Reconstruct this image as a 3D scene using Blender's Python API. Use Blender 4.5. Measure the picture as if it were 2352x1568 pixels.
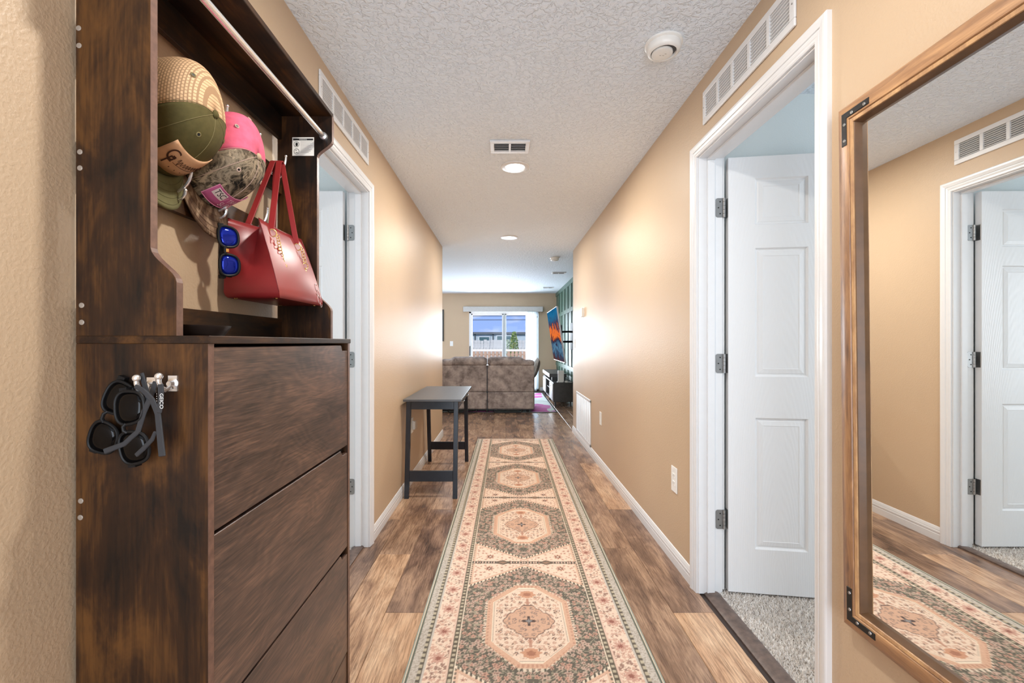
import bpy, bmesh, math, random
import numpy as np
from mathutils import Vector, Matrix

random.seed(7)
rng = np.random.default_rng(7)
sc = bpy.context.scene
COL = sc.collection
for o in list(bpy.data.objects):
    bpy.data.objects.remove(o, do_unlink=True)

# ------------------------------------------------------------------ camera
CAM_H = 1.18
cd = bpy.data.cameras.new('camera')
cd.sensor_width = 36.0
cd.lens = 36.0 * 1000.0 / 2352.0
cd.shift_x = 18.0 / 2352.0
cd.shift_y = 3.0 / 2352.0
cd.clip_start = 0.02
cd.clip_end = 300
cam = bpy.data.objects.new('camera', cd)
cam.location = (0, 0, CAM_H)
cam.rotation_euler = (math.pi / 2, 0, 0)
COL.objects.link(cam)
sc.camera = cam

# ------------------------------------------------------------------ colour management
vs = sc.view_settings
vs.view_transform = 'Standard'
vs.look = 'None'
vs.exposure = 0.42
vs.gamma = 1.0
vs.use_curve_mapping = False
try:
    sc.cycles.use_denoising = True
    sc.cycles.max_bounces = 10
    sc.cycles.diffuse_bounces = 6
    sc.cycles.glossy_bounces = 5
    sc.cycles.transparent_max_bounces = 16
    sc.cycles.sample_clamp_indirect = 6.0
    sc.cycles.caustics_reflective = False
    sc.cycles.caustics_refractive = False
except Exception:
    pass

# ------------------------------------------------------------------ world: daylight sky with thin clouds
wd = bpy.data.worlds.new('sky')
sc.world = wd
wd.use_nodes = True
wn = wd.node_tree
wn.nodes.clear()
w_out = wn.nodes.new('ShaderNodeOutputWorld')
w_bg = wn.nodes.new('ShaderNodeBackground')
w_tc = wn.nodes.new('ShaderNodeTexCoord')
w_sep = wn.nodes.new('ShaderNodeSeparateXYZ')
w_ramp = wn.nodes.new('ShaderNodeValToRGB')
w_map = wn.nodes.new('ShaderNodeMapping')
w_map.inputs['Scale'].default_value = (5, 5, 16)
w_noise = wn.nodes.new('ShaderNodeTexNoise')
w_noise.inputs['Scale'].default_value = 2.4
w_noise.inputs['Detail'].default_value = 7
w_cr = wn.nodes.new('ShaderNodeValToRGB')
w_mix = wn.nodes.new('ShaderNodeMixRGB')
w_ramp.color_ramp.elements[0].position = 0.0
w_ramp.color_ramp.elements[0].color = (0.29, 0.41, 0.76, 1)
w_ramp.color_ramp.elements[1].position = 0.35
w_ramp.color_ramp.elements[1].color = (0.16, 0.29, 0.68, 1)
w_cr.color_ramp.elements[0].position = 0.50
w_cr.color_ramp.elements[0].color = (0, 0, 0, 1)
w_cr.color_ramp.elements[1].position = 0.72
w_cr.color_ramp.elements[1].color = (0.75, 0.75, 0.75, 1)
w_mix.inputs['Color2'].default_value = (0.70, 0.72, 0.78, 1)
L = wn.links.new
L(w_tc.outputs['Generated'], w_sep.inputs[0])
L(w_sep.outputs['Z'], w_ramp.inputs[0])
L(w_tc.outputs['Generated'], w_map.inputs[0])
L(w_map.outputs[0], w_noise.inputs['Vector'])
L(w_noise.outputs[0], w_cr.inputs[0])
L(w_cr.outputs[0], w_mix.inputs['Fac'])
L(w_ramp.outputs[0], w_mix.inputs['Color1'])
L(w_mix.outputs[0], w_bg.inputs[0])
w_bg.inputs[1].default_value = 1.0
L(w_bg.outputs[0], w_out.inputs[0])


def lamp(name, kind, loc, rot, power, color=(1, 1, 1), size=None, size_y=None, shape=None, spread=None, radius=None):
    ld = bpy.data.lights.new(name, kind)
    ld.energy = power
    ld.color = color
    if kind == 'AREA':
        ld.shape = shape or ('RECTANGLE' if size_y else 'SQUARE')
        ld.size = size
        if size_y:
            ld.size_y = size_y
        if spread:
            ld.spread = spread
    if kind == 'SUN':
        ld.angle = math.radians(0.6)
    if radius is not None:
        ld.shadow_soft_size = radius
    o = bpy.data.objects.new(name, ld)
    o.location = loc
    o.rotation_euler = rot
    COL.objects.link(o)
    return o


R = math.radians
# sun high behind the house: lights the yard beyond the sliding door
lamp('sun', 'SUN', (0, -10, 20), (R(42), 0, R(-25)), 3.6, (1.0, 0.96, 0.9))
# daylight coming in: sliding door, living room side window, bedroom windows; the entry lamp is added fill
lamp('daylight_sliding_door', 'AREA', (0.0, 10.98, 1.05), (R(-90), 0, 0), 155, (0.88, 0.94, 1.0), 1.7, 1.85)
lamp('daylight_living_window', 'AREA', (-3.40, 8.4, 1.35), (0, R(-90), 0), 60, (0.86, 0.93, 1.0), 1.3, 2.0)
lamp('entry_fill_lamp', 'AREA', (0.05, -1.62, 1.15), (R(104), 0, 0), 52, (0.82, 0.91, 1.0), 1.3, 1.9)  # unseen fill lamp, added behind the camera to brighten hallway and ceiling
lamp('daylight_right_bedroom', 'AREA', (3.40, 0.4, 1.35), (0, R(90), 0), 30, (0.93, 0.97, 1.0), 1.3, 1.8)
lamp('daylight_left_bedroom', 'AREA', (-3.45, 1.2, 1.35), (0, R(-90), 0), 34, (0.93, 0.97, 1.0), 1.3, 1.8)
DOWNLIGHT_POWER = 20.0
DOWNLIGHT_COLOR = (1.0, 0.955, 0.89)

# ------------------------------------------------------------------ mesh helpers
ORG = {}


class MB:
    """collects geometry in world coordinates; build() links ONE mesh object"""

    def __init__(self):
        self.v = []
        self.f = []
        self.xf = None

    def add(self, verts, faces):
        n = len(self.v)
        if self.xf is not None:
            verts = [self.xf @ Vector(p) for p in verts]
        self.v.extend([tuple(p) for p in verts])
        self.f.extend([tuple(i + n for i in f) for f in faces])
        return self

    def box(self, x0, x1, y0, y1, z0, z1):
        x0, x1 = min(x0, x1), max(x0, x1)
        y0, y1 = min(y0, y1), max(y0, y1)
        z0, z1 = min(z0, z1), max(z0, z1)
        v = [(x0, y0, z0), (x1, y0, z0), (x1, y1, z0), (x0, y1, z0), (x0, y0, z1), (x1, y0, z1), (x1, y1, z1), (x0, y1, z1)]
        return self.hexa(v)

    def hexa(self, v):
        f = [(0, 3, 2, 1), (4, 5, 6, 7), (0, 1, 5, 4), (1, 2, 6, 5), (2, 3, 7, 6), (3, 0, 4, 7)]
        return self.add(v, f)

    def prism(self, poly, axis, a0, a1):
        """poly: 2D points; axis x: (y,z), y: (x,z), z: (x,y)"""
        def P(p, a):
            if axis == 'x':
                return (a, p[0], p[1])
            if axis == 'y':
                return (p[0], a, p[1])
            return (p[0], p[1], a)
        n = len(poly)
        v = [P(p, a0) for p in poly] + [P(p, a1) for p in poly]
        f = [tuple(range(n))[::-1], tuple(range(n, 2 * n))]
        for i in range(n):
            j = (i + 1) % n
            f.append((i, j, n + j, n + i))
        return self.add(v, f)

    def frame_of(self, d):
        d = Vector(d).normalized()
        up = Vector((0, 0, 1)) if abs(d.z) < 0.9 else Vector((0, 1, 0))
        a = d.cross(up).normalized()
        b = a.cross(d).normalized()
        return a, b

    def cyl(self, p0, p1, r0, r1=None, n=14):
        r1 = r0 if r1 is None else r1
        p0, p1 = Vector(p0), Vector(p1)
        a, b = self.frame_of(p1 - p0)
        v = []
        for p, r in ((p0, r0), (p1, r1)):
            for i in range(n):
                t = 2 * math.pi * i / n
                v.append(p + (a * math.cos(t) + b * math.sin(t)) * r)
        f = [tuple(range(n))[::-1], tuple(range(n, 2 * n))]
        for i in range(n):
            j = (i + 1) % n
            f.append((i, j, n + j, n + i))
        return self.add(v, f)

    def tube(self, pts, r, n=8, closed=False):
        pts = [Vector(p) for p in pts]
        m = len(pts)
        rs = r if isinstance(r, (list, tuple)) else [r] * m
        v = []
        pa = None
        for i, p in enumerate(pts):
            if closed:
                d = pts[(i + 1) % m] - pts[i - 1]
            else:
                d = pts[min(i + 1, m - 1)] - pts[max(i - 1, 0)]
            d.normalize()
            if pa is None:
                a, b = self.frame_of(d)
            else:
                a = (pa - d * pa.dot(d)).normalized()
                b = a.cross(d).normalized()
            pa = a
            for k in range(n):
                t = 2 * math.pi * k / n
                v.append(p + (a * math.cos(t) + b * math.sin(t)) * rs[i])
        f = []
        last = m if closed else m - 1
        for i in range(last):
            i2 = (i + 1) % m
            for k in range(n):
                k2 = (k + 1) % n
                f.append((i * n + k, i * n + k2, i2 * n + k2, i2 * n + k))
        if not closed:
            f.append(tuple(range(n))[::-1])
            f.append(tuple(range((m - 1) * n, m * n)))
        return self.add(v, f)

    def ribbon(self, pts, wide, thick):
        """rectangular strap along pts; wide = width vectors (list or one), thick = scalar"""
        pts = [Vector(p) for p in pts]
        m = len(pts)
        ws = wide if isinstance(wide, list) else [wide] * m
        v = []
        for i, p in enumerate(pts):
            d = (pts[min(i + 1, m - 1)] - pts[max(i - 1, 0)]).normalized()
            w = Vector(ws[i])
            nn = d.cross(w)
            nn = nn.normalized() * (thick / 2) if nn.length > 1e-9 else Vector((0, 0, thick / 2))
            v += [p - w / 2 - nn, p + w / 2 - nn, p + w / 2 + nn, p - w / 2 + nn]
        f = []
        for i in range(m - 1):
            for k in range(4):
                k2 = (k + 1) % 4
                f.append((i * 4 + k, i * 4 + k2, i * 4 + 4 + k2, i * 4 + 4 + k))
        f.append((3, 2, 1, 0))
        e = (m - 1) * 4
        f.append((e, e + 1, e + 2, e + 3))
        return self.add(v, f)

    def lathe(self, c, prof, n=32, axis=(0, 0, 1)):
        c = Vector(c)
        ax = Vector(axis).normalized()
        a, b = self.frame_of(ax)
        v, f = [], []
        for (r, z) in prof:
            for i in range(n):
                t = 2 * math.pi * i / n
                v.append(c + (a * math.cos(t) + b * math.sin(t)) * max(r, 1e-5) + ax * z)
        for j in range(len(prof) - 1):
            for i in range(n):
                i2 = (i + 1) % n
                f.append((j * n + i, j * n + i2, j * n + n + i2, j * n + n + i))
        f.append(tuple(range(n))[::-1])
        e = (len(prof) - 1) * n
        f.append(tuple(range(e, e + n)))
        return self.add(v, f)

    def torus(self, c, nrm, Rr, r, n=20, m=8):
        c = Vector(c)
        a, b = self.frame_of(nrm)
        pts = [c + (a * math.cos(2 * math.pi * i / n) + b * math.sin(2 * math.pi * i / n)) * Rr for i in range(n)]
        return self.tube(pts, r, m, closed=True)

    def ball(self, c, r, n=10, sc3=(1, 1, 1)):
        c = Vector(c)
        v, f = [], []
        k = n // 2
        for j in range(1, k):
            ph = math.pi * j / k
            for i in range(n):
                t = 2 * math.pi * i / n
                v.append((c.x + r * sc3[0] * math.sin(ph) * math.cos(t), c.y + r * sc3[1] * math.sin(ph) * math.sin(t), c.z + r * sc3[2] * math.cos(ph)))
        top = len(v)
        v += [(c.x, c.y, c.z + r * sc3[2]), (c.x, c.y, c.z - r * sc3[2])]
        for j in range(k - 2):
            for i in range(n):
                i2 = (i + 1) % n
                f.append((j * n + i, j * n + n + i, j * n + n + i2, j * n + i2))
        for i in range(n):
            i2 = (i + 1) % n
            f.append((top, i, i2))
            f.append((top + 1, (k - 2) * n + i2, (k - 2) * n + i))
        return self.add(v, f)

    def grid(self, fn, nu, nv, closed_u=False):
        v = []
        for j in range(nv + 1):
            for i in range(nu if closed_u else nu + 1):
                v.append(fn(i / nu, j / nv))
        w = nu if closed_u else nu + 1
        f = []
        for j in range(nv):
            for i in range(nu):
                i2 = (i + 1) % w if closed_u else i + 1
                f.append((j * w + i, j * w + i2, j * w + w + i2, j * w + w + i))
        return self.add(v, f)

    def build(self, name, mat, parent=None, smooth=False, bevel=0.0, seg=1, solid=0.0, sub=0, angle=40):
        org = ORG[parent.name] if parent is not None else Vector((0, 0, 0))
        me = bpy.data.meshes.new(name)
        me.from_pydata([tuple(Vector(p) - org) for p in self.v], [], self.f)
        me.validate(verbose=False)
        bm = bmesh.new()
        bm.from_mesh(me)
        bmesh.ops.recalc_face_normals(bm, faces=bm.faces)
        bm.to_mesh(me)
        bm.free()
        if mat is not None:
            me.materials.append(mat)
        ob = bpy.data.objects.new(name, me)
        COL.objects.link(ob)
        if parent is not None:
            ob.parent = parent
        ORG[ob.name] = org
        if smooth:
            for p in me.polygons:
                p.use_smooth = True
            if smooth == 'auto':
                try:
                    me.set_sharp_from_angle(angle=R(angle))
                except Exception:
                    pass
        if solid:
            m = ob.modifiers.new('solid', 'SOLIDIFY')
            m.thickness = solid
            m.offset = 0
        if bevel:
            m = ob.modifiers.new('bevel', 'BEVEL')
            m.width = bevel
            m.segments = seg
            m.limit_method = 'ANGLE'
            m.angle_limit = R(35)
        if sub:
            m = ob.modifiers.new('sub', 'SUBSURF')
            m.levels = sub
            m.render_levels = sub
        return ob


def tag(o, label=None, cat=None, group=None, kind=None):
    if label:
        o['label'] = label
    if cat:
        o['category'] = cat
    if group:
        o['group'] = group
    if kind:
        o['kind'] = kind
    return o


def thing(name, loc, label, cat, group=None, kind=None):
    o = bpy.data.objects.new(name, None)
    o.empty_display_size = 0.05
    o.location = loc
    COL.objects.link(o)
    ORG[o.name] = Vector(loc)
    return tag(o, label, cat, group, kind)


def struct(o):
    o['kind'] = 'structure'
    return o


def copy_tree(o, parent=None):
    c = o.copy()
    COL.objects.link(c)
    if parent is not None:
        c.parent = parent
    for ch in list(o.children):
        copy_tree(ch, c)
    return c


def text_mesh(s, size=1.0, align='LEFT'):
    """flat lettering: verts (x, y) and faces"""
    cu = bpy.data.curves.new('lettering', 'FONT')
    cu.body = s
    cu.size = size
    cu.align_x = align
    ob = bpy.data.objects.new('lettering', cu)
    COL.objects.link(ob)
    dg = bpy.context.evaluated_depsgraph_get()
    dg.update()
    me = bpy.data.meshes.new_from_object(ob.evaluated_get(dg))
    v = [(p.co.x, p.co.y) for p in me.vertices]
    f = [tuple(p.vertices) for p in me.polygons]
    bpy.data.objects.remove(ob, do_unlink=True)
    bpy.data.meshes.remove(me)
    return v, f


# ------------------------------------------------------------------ materials
def srgb(r, g, b):
    def c(x):
        x /= 255.0
        return x / 12.92 if x <= 0.04045 else ((x + 0.055) / 1.055) ** 2.4
    return (c(r), c(g), c(b))


class NT:
    def __init__(self, name):
        self.m = bpy.data.materials.new(name)
        self.m.use_nodes = True
        self.t = self.m.node_tree
        self.b = self.t.nodes['Principled BSDF']
        self.out = self.t.nodes['Material Output']

    def n(self, kind, **kw):
        nd = self.t.nodes.new(kind)
        for k, v in kw.items():
            try:
                nd.inputs[k].default_value = v
            except Exception:
                setattr(nd, k, v)
        return nd

    def l(self, a, b):
        self.t.links.new(a, b)

    def ramp(self, fac, stops):
        r = self.t.nodes.new('ShaderNodeValToRGB')
        els = r.color_ramp.elements
        els[0].position, els[0].color = stops[0][0], (*stops[0][1], 1)
        els[1].position, els[1].color = stops[-1][0], (*stops[-1][1], 1)
        for p, c in stops[1:-1]:
            e = els.new(p)
            e.color = (*c, 1)
        self.l(fac, r.inputs[0])
        return r.outputs[0]

    def coords(self, scale=(1, 1, 1), rot=(0, 0, 0), kind='Object', loc=(0, 0, 0)):
        tc = self.t.nodes.new('ShaderNodeTexCoord')
        mp = self.t.nodes.new('ShaderNodeMapping')
        mp.inputs['Scale'].default_value = scale
        mp.inputs['Rotation'].default_value = rot
        mp.inputs['Location'].default_value = loc
        self.l(tc.outputs[kind], mp.inputs[0])
        return mp.outputs[0]

    def noise(self, vec, scale, detail=4, rough=0.55, dist=0.0):
        nd = self.t.nodes.new('ShaderNodeTexNoise')
        nd.inputs['Scale'].default_value = scale
        nd.inputs['Detail'].default_value = detail
        nd.inputs['Roughness'].default_value = rough
        nd.inputs['Distortion'].default_value = dist
        if vec is not None:
            self.l(vec, nd.inputs['Vector'])
        return nd.outputs[0]

    def mix(self, fac, a, b, mode='MIX'):
        nd = self.t.nodes.new('ShaderNodeMixRGB')
        nd.blend_type = mode
        for key, val in (('Fac', fac), ('Color1', a), ('Color2', b)):
            if isinstance(val, (int, float)):
                nd.inputs[key].default_value = val
            elif isinstance(val, tuple):
                nd.inputs[key].default_value = (*val, 1)
            else:
                self.l(val, nd.inputs[key])
        return nd.outputs[0]

    def math(self, op, a, b=None):
        nd = self.t.nodes.new('ShaderNodeMath')
        nd.operation = op
        for i, val in enumerate((a, b)):
            if val is None:
                continue
            if isinstance(val, (int, float)):
                nd.inputs[i].default_value = val
            else:
                self.l(val, nd.inputs[i])
        return nd.outputs[0]

    def bump(self, height, strength, dist):
        nd = self.t.nodes.new('ShaderNodeBump')
        nd.inputs['Strength'].default_value = strength
        nd.inputs['Distance'].default_value = dist
        self.l(height, nd.inputs['Height'])
        self.l(nd.outputs[0], self.b.inputs['Normal'])

    def base(self, c):
        if isinstance(c, tuple):
            self.b.inputs['Base Color'].default_value = (*c, 1)
        else:
            self.l(c, self.b.inputs['Base Color'])
        return self

    def pr(self, rough=0.5, metal=0.0, spec=0.5):
        self.b.inputs['Roughness'].default_value = rough
        self.b.inputs['Metallic'].default_value = metal
        self.b.inputs['Specular IOR Level'].default_value = spec
        return self


def plain(name, c, rough=0.5, metal=0.0, spec=0.5, var=0.06, vscale=30, bump=None):
    t = NT(name)
    co = t.coords()
    nz = t.noise(co, vscale, 3)
    d = tuple(max(0, x * (1 - var)) for x in c)
    h = tuple(min(1, x * (1 + var)) for x in c)
    t.base(t.ramp(nz, [(0.3, d), (0.7, h)])).pr(rough, metal, spec)
    if bump:
        t.bump(t.noise(co, bump[0], 4), bump[1], bump[2])
    return t.m


def emit(name, c, s):
    t = NT(name)
    t.base((0.9, 0.9, 0.9))
    t.b.inputs['Emission Color'].default_value = (*c, 1)
    t.b.inputs['Emission Strength'].default_value = s
    return t.m


M = {}


def make_wall(name, c, rough=0.38, spec=0.5):
    t = NT(name)
    co = t.coords(kind='Object')
    n1 = t.noise(co, 150, 3, 0.5)
    n2 = t.noise(co, 2.2, 2)
    col = t.mix(0.10, c, t.ramp(n2, [(0.3, tuple(x * 0.8 for x in c)), (0.7, tuple(min(1, x * 1.15) for x in c))]))
    t.base(col).pr(rough, 0, spec)
    t.bump(t.ramp(n1, [(0.42, (0, 0, 0)), (0.62, (1, 1, 1))]), 0.16, 0.0025)
    return t.m


M['wall'] = make_wall('tan_paint', (0.555, 0.410, 0.272), 0.45, 0.5)
M['wall_bed'] = make_wall('pale_blue_paint', (0.72, 0.78, 0.78), 0.5)
M['green'] = plain('sage_green_paint', (0.060, 0.125, 0.092), 0.4)
M['trim'] = plain('white_semigloss', (0.73, 0.735, 0.74), 0.34, var=0.01)
M['plastic'] = plain('white_plastic', (0.83, 0.83, 0.80), 0.35, var=0.02)


def make_ceiling():
    t = NT('knockdown_ceiling')
    co = t.coords()
    n1 = t.noise(co, 42, 3, 0.55, 0.6)
    n2 = t.noise(co, 130, 2, 0.5)
    h = t.ramp(n1, [(0.44, (0, 0, 0)), (0.50, (0.75, 0.75, 0.75)), (0.6, (1, 1, 1))])
    hh = t.math('ADD', h, t.math('MULTIPLY', n2, 0.25))
    t.base((0.79, 0.855, 0.92)).pr(0.75, 0, 0.3)
    t.bump(hh, 0.65, 0.0080)
    return t.m


M['ceiling'] = make_ceiling()


def make_rustic(name, grain, tint=1.0, rough=0.46, lift=0.0):
    """dark rustic brown laminate; grain = axis the fibres run along"""
    t = NT(name)
    s = {'x': (1.2, 22, 22), 'y': (22, 1.2, 22), 'z': (22, 22, 1.2)}[grain]
    s2 = {'x': (2.0, 5, 5), 'y': (5, 2.0, 5), 'z': (5, 5, 2.0)}[grain]
    co = t.coords(s)
    fib = t.noise(co, 6.0, 6, 0.65, 0.4)
    co2 = t.coords(s2, loc=(3.1, 1.7, 0.4))
    blot = t.noise(co2, 2.2, 5, 0.6, 0.5)
    c0 = tuple(x * tint + lift for x in (0.006, 0.0028, 0.0014))
    c1 = tuple(x * tint + lift for x in (0.030, 0.0115, 0.0038))
    c2 = tuple(x * tint + lift for x in (0.105, 0.043, 0.0105))
    m = t.math('ADD', t.math('MULTIPLY', fib, 0.30), t.math('MULTIPLY', blot, 0.74))
    t.base(t.ramp(m, [(0.40, c0), (0.52, c1), (0.66, c2)])).pr(rough, 0, 0.32)
    t.bump(fib, 0.12, 0.001)
    return t.m


M['wood_z'] = make_rustic('rustic_brown_upright', 'z')
M['wood_y'] = make_rustic('rustic_brown_lengthwise', 'y', 0.75)
M['wood_x'] = make_rustic('rustic_brown_crosswise', 'x', 0.75)


def make_front():
    """flap fronts: lengthwise grain with cathedral figure on a brown board"""
    t = NT('rustic_brown_flap')
    warp = t.noise(t.coords((2, 1.3, 3.2), loc=(0, 0.3, 0.2)), 1.6, 2, 0.5)
    sepz = t.n('ShaderNodeSeparateXYZ')
    t.l(t.coords(), sepz.inputs[0])
    ph = t.math('ADD', t.math('MULTIPLY', sepz.outputs[2], 300.0), t.math('MULTIPLY', warp, 160.0))
    lines = t.math('SINE', ph)
    fine = t.noise(t.coords((30, 3, 70)), 4, 5, 0.6)
    blot = t.noise(t.coords((5, 1.5, 6.5), loc=(1.2, 0.4, 0.1)), 2.0, 5, 0.62, 0.3)
    m = t.math('ADD', t.math('MULTIPLY', lines, 0.022), t.math('ADD', t.math('MULTIPLY', blot, 0.56), t.math('MULTIPLY', fine, 0.46)))
    t.base(t.ramp(m, [(0.38, (0.026, 0.017, 0.014)), (0.52, (0.088, 0.051, 0.038)), (0.70, (0.225, 0.126, 0.082))])).pr(0.36, 0, 0.6)
    t.bump(m, 0.16, 0.002)
    return t.m


M['flap'] = make_front()
M['edge'] = plain('rustic_edge_band', (0.16, 0.085, 0.06), 0.4, var=0.25, vscale=60)


def make_plank():
    t = NT('vinyl_plank')
    oi = t.t.nodes.new('ShaderNodeObjectInfo')
    tc = t.t.nodes.new('ShaderNodeTexCoord')
    add = t.t.nodes.new('ShaderNodeVectorMath')
    add.operation = 'ADD'
    cmb = t.t.nodes.new('ShaderNodeCombineXYZ')
    t.l(t.math('MULTIPLY', oi.outputs['Random'], 37.0), cmb.inputs[0])
    t.l(t.math('MULTIPLY', oi.outputs['Random'], 91.0), cmb.inputs[1])
    t.l(tc.outputs['Object'], add.inputs[0])
    t.l(cmb.outputs[0], add.inputs[1])
    mp = t.t.nodes.new('ShaderNodeMapping')
    mp.inputs['Scale'].default_value = (26, 1.5, 1)
    t.l(add.outputs[0], mp.inputs[0])
    fib = t.noise(mp.outputs[0], 5.0, 7, 0.68, 0.9)
    mp2 = t.t.nodes.new('ShaderNodeMapping')
    mp2.inputs['Scale'].default_value = (5.5, 1.6, 1)
    t.l(add.outputs[0], mp2.inputs[0])
    blot = t.noise(mp2.outputs[0], 2.0, 4, 0.6, 0.7)
    sepc = t.t.nodes.new('ShaderNodeSeparateColor')
    t.l(oi.outputs['Color'], sepc.inputs[0])
    tone = sepc.outputs[0]
    light = t.ramp(blot, [(0.30, (0.280, 0.150, 0.085)), (0.46, (0.590, 0.355, 0.205)), (0.68, (0.760, 0.520, 0.330))])
    dark = t.ramp(blot, [(0.30, (0.090, 0.054, 0.041)), (0.52, (0.225, 0.135, 0.094)), (0.75, (0.460, 0.285, 0.182))])
    c = t.mix(tone, dark, light)
    c = t.mix(0.78, c, t.ramp(fib, [(0.36, (0.34, 0.31, 0.30)), (0.58, (1, 1, 1))]), 'MULTIPLY')
    t.base(c).pr(0.27, 0, 0.5)
    t.bump(fib, 0.10, 0.001)
    return t.m


M['plank'] = make_plank()
M['subfloor'] = plain('subfloor', (0.05, 0.035, 0.03), 0.8)
M['threshold'] = plain('transition_strip', (0.12, 0.082, 0.066), 0.4, var=0.35, vscale=40)
M['chrome'] = plain('chrome', (0.92, 0.92, 0.92), 0.26, 0.85, var=0.02)
M['nickel'] = plain('satin_nickel', (0.40, 0.39, 0.38), 0.36, 1.0, var=0.05)
M['bronze'] = plain('grey_hinge_metal', (0.30, 0.295, 0.29), 0.42, 0.7, var=0.08)
M['black_metal'] = plain('black_metal', (0.016, 0.015, 0.014), 0.45, 0.4)
M['black'] = plain('black_plastic', (0.010, 0.010, 0.011), 0.35)
M['gap_shade'] = plain('cabinet_gap_shade', (0.010, 0.009, 0.008), 0.9)  # near-black puts the shade of the flap gaps into the colour
M['table'] = plain('blue_black_lacquer', (0.012, 0.015, 0.022), 0.24, spec=0.5, var=0.1)
M['gold'] = plain('gold_metal', (0.85, 0.58, 0.22), 0.2, 1.0)
M['lightlens'] = emit('lit_lens', (1.0, 0.97, 0.92), 6.0)


def make_glass(name, tint=(1, 1, 1), refl=0.003):
    t = NT(name)
    tr = t.n('ShaderNodeBsdfTransparent')
    tr.inputs[0].default_value = (*tint, 1)
    gl = t.n('ShaderNodeBsdfGlossy')
    gl.inputs['Roughness'].default_value = 0.02
    mx = t.n('ShaderNodeMixShader')
    lw = t.n('ShaderNodeLayerWeight')
    lw.inputs[0].default_value = 0.25
    t.l(t.math('ADD', t.math('MULTIPLY', lw.outputs[0], 0.05), refl), mx.inputs[0])
    t.l(tr.outputs[0], mx.inputs[1])
    t.l(gl.outputs[0], mx.inputs[2])
    t.l(mx.outputs[0], t.out.inputs[0])
    return t.m


M['glass'] = make_glass('window_glass', (0.97, 0.99, 1.0))
t = NT('mirror_silver')
t.base((0.93, 0.94, 0.93)).pr(0.0, 1.0)
M['mirror'] = t.m
# ------------------------------------------------------------------ the setting
CEIL = 2.40
XL, XR = -0.785, 0.915           # hallway wall faces
TW = 0.111                       # wall thickness
LD0, LD1 = 1.742, 2.511          # clear opening of the left bedroom door
RD0, RD1 = 1.278, 2.047          # clear opening of the right bedroom door
DH = 2.047                       # head of the openings
YB = 10.75                       # back wall of the living room
XG = 1.29                        # green wall
YL, YR = 5.53, 5.78              # where the hallway walls end

m = MB()
m.box(XL - TW, XL, -1.8, LD0 - 0.019, 0, CEIL)
m.box(XL - TW, XL, LD1 + 0.019, YL, 0, CEIL)
m.box(XL - TW, XL, LD0 - 0.019, LD1 + 0.019, DH + 0.019, CEIL)
m.box(-3.6, XL - TW, YL - 0.11, YL, 0, CEIL)
wall_left = struct(m.build('wall_left', M['wall']))

m = MB()
m.box(XR, XR + TW, -1.8, RD0 - 0.019, 0, CEIL)
m.box(XR, XR + TW, RD1 + 0.019, YR, 0, CEIL)
m.box(XR, XR + TW, RD0 - 0.019, RD1 + 0.019, DH + 0.019, CEIL)
m.box(XR + TW, XG + 0.11, YR - 0.11, YR, 0, CEIL)
wall_right = struct(m.build('wall_right', M['wall']))

SX0, SX1, SZ1 = -0.865, 0.855, 1.955     # sliding door opening
m = MB()
m.box(-3.6, SX0, YB, YB + 0.14, 0, CEIL)
m.box(SX1, XG + 0.11, YB, YB + 0.14, 0, CEIL)
m.box(SX0, SX1, YB, YB + 0.14, SZ1, CEIL)
wall_back = struct(m.build('wall_back', M['wall']))

# green board and batten wall
m = MB()
m.box(XG, XG + 0.11, YR, YB, 0, CEIL)
wall_living_right = struct(m.build('wall_living_right', M['green']))
rows = [(0.12, 0.64), (0.72, 1.78), (1.86, 2.31)]
for z0, z1 in [(0.0, 0.12), (0.64, 0.72), (1.78, 1.86), (2.31, 2.40)]:
    MB().box(XG - 0.018, XG, YR + 0.001, YB - 0.001, z0, z1).build('rail', M['green'], wall_living_right)
yb = 5.95
while yb < YB - 0.1:
    for z0, z1 in rows:
        MB().box(XG - 0.016, XG, yb - 0.035, yb + 0.035, z0, z1).build('batten', M['green'], wall_living_right)
    yb += 0.47

m = MB()
m.box(-3.71, -3.6, YL - 0.11, 7.3, 0, CEIL)
m.box(-3.71, -3.6, 9.5, YB + 0.14, 0, CEIL)
m.box(-3.71, -3.6, 7.3, 9.5, 0, 0.65)
m.box(-3.71, -3.6, 7.3, 9.5, 2.05, CEIL)
struct(m.build('wall_living_left', M['wall']))

# entry end behind the photographer
m = MB()
m.box(XL - TW, -0.65, -1.91, -1.8, 0, CEIL)
m.box(0.75, XR + TW, -1.91, -1.8, 0, CEIL)
m.box(-0.65, 0.75, -1.91, -1.8, 2.2, CEIL)
m.box(-0.65, 0.75, -1.91, -1.8, 0, 0.2)
struct(m.build('wall_front', M['wall']))


def simple_window(name, axis, a, b0, b1, z0, z1, d):
    """frame with a mullion and two panes; axis x: in a wall at y=a, axis y: in a wall at x=a"""
    def B(mb, p0, p1, q0, q1, r0, r1):
        if axis == 'x':
            mb.box(p0, p1, q0, q1, r0, r1)
        else:
            mb.box(q0, q1, p0, p1, r0, r1)
    f = MB()
    w = 0.045
    B(f, b0, b0 + w, a, a + d, z0, z1)
    B(f, b1 - w, b1, a, a + d, z0, z1)
    B(f, b0, b1, a, a + d, z0, z0 + w)
    B(f, b0, b1, a, a + d, z1 - w, z1)
    mid = (b0 + b1) / 2
    B(f, mid - 0.02, mid + 0.02, a + d * 0.2, a + d * 0.8, z0, z1)
    o = struct(f.build(name, M['trim'], bevel=0.003))
    for p0, p1 in ((b0 + w, mid - 0.02), (mid + 0.02, b1 - w)):
        g = MB()
        B(g, p0, p1, a + d * 0.45, a + d * 0.55, z0 + w, z1 - w)
        g.build('pane', M['glass'], o)
    return o


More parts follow.
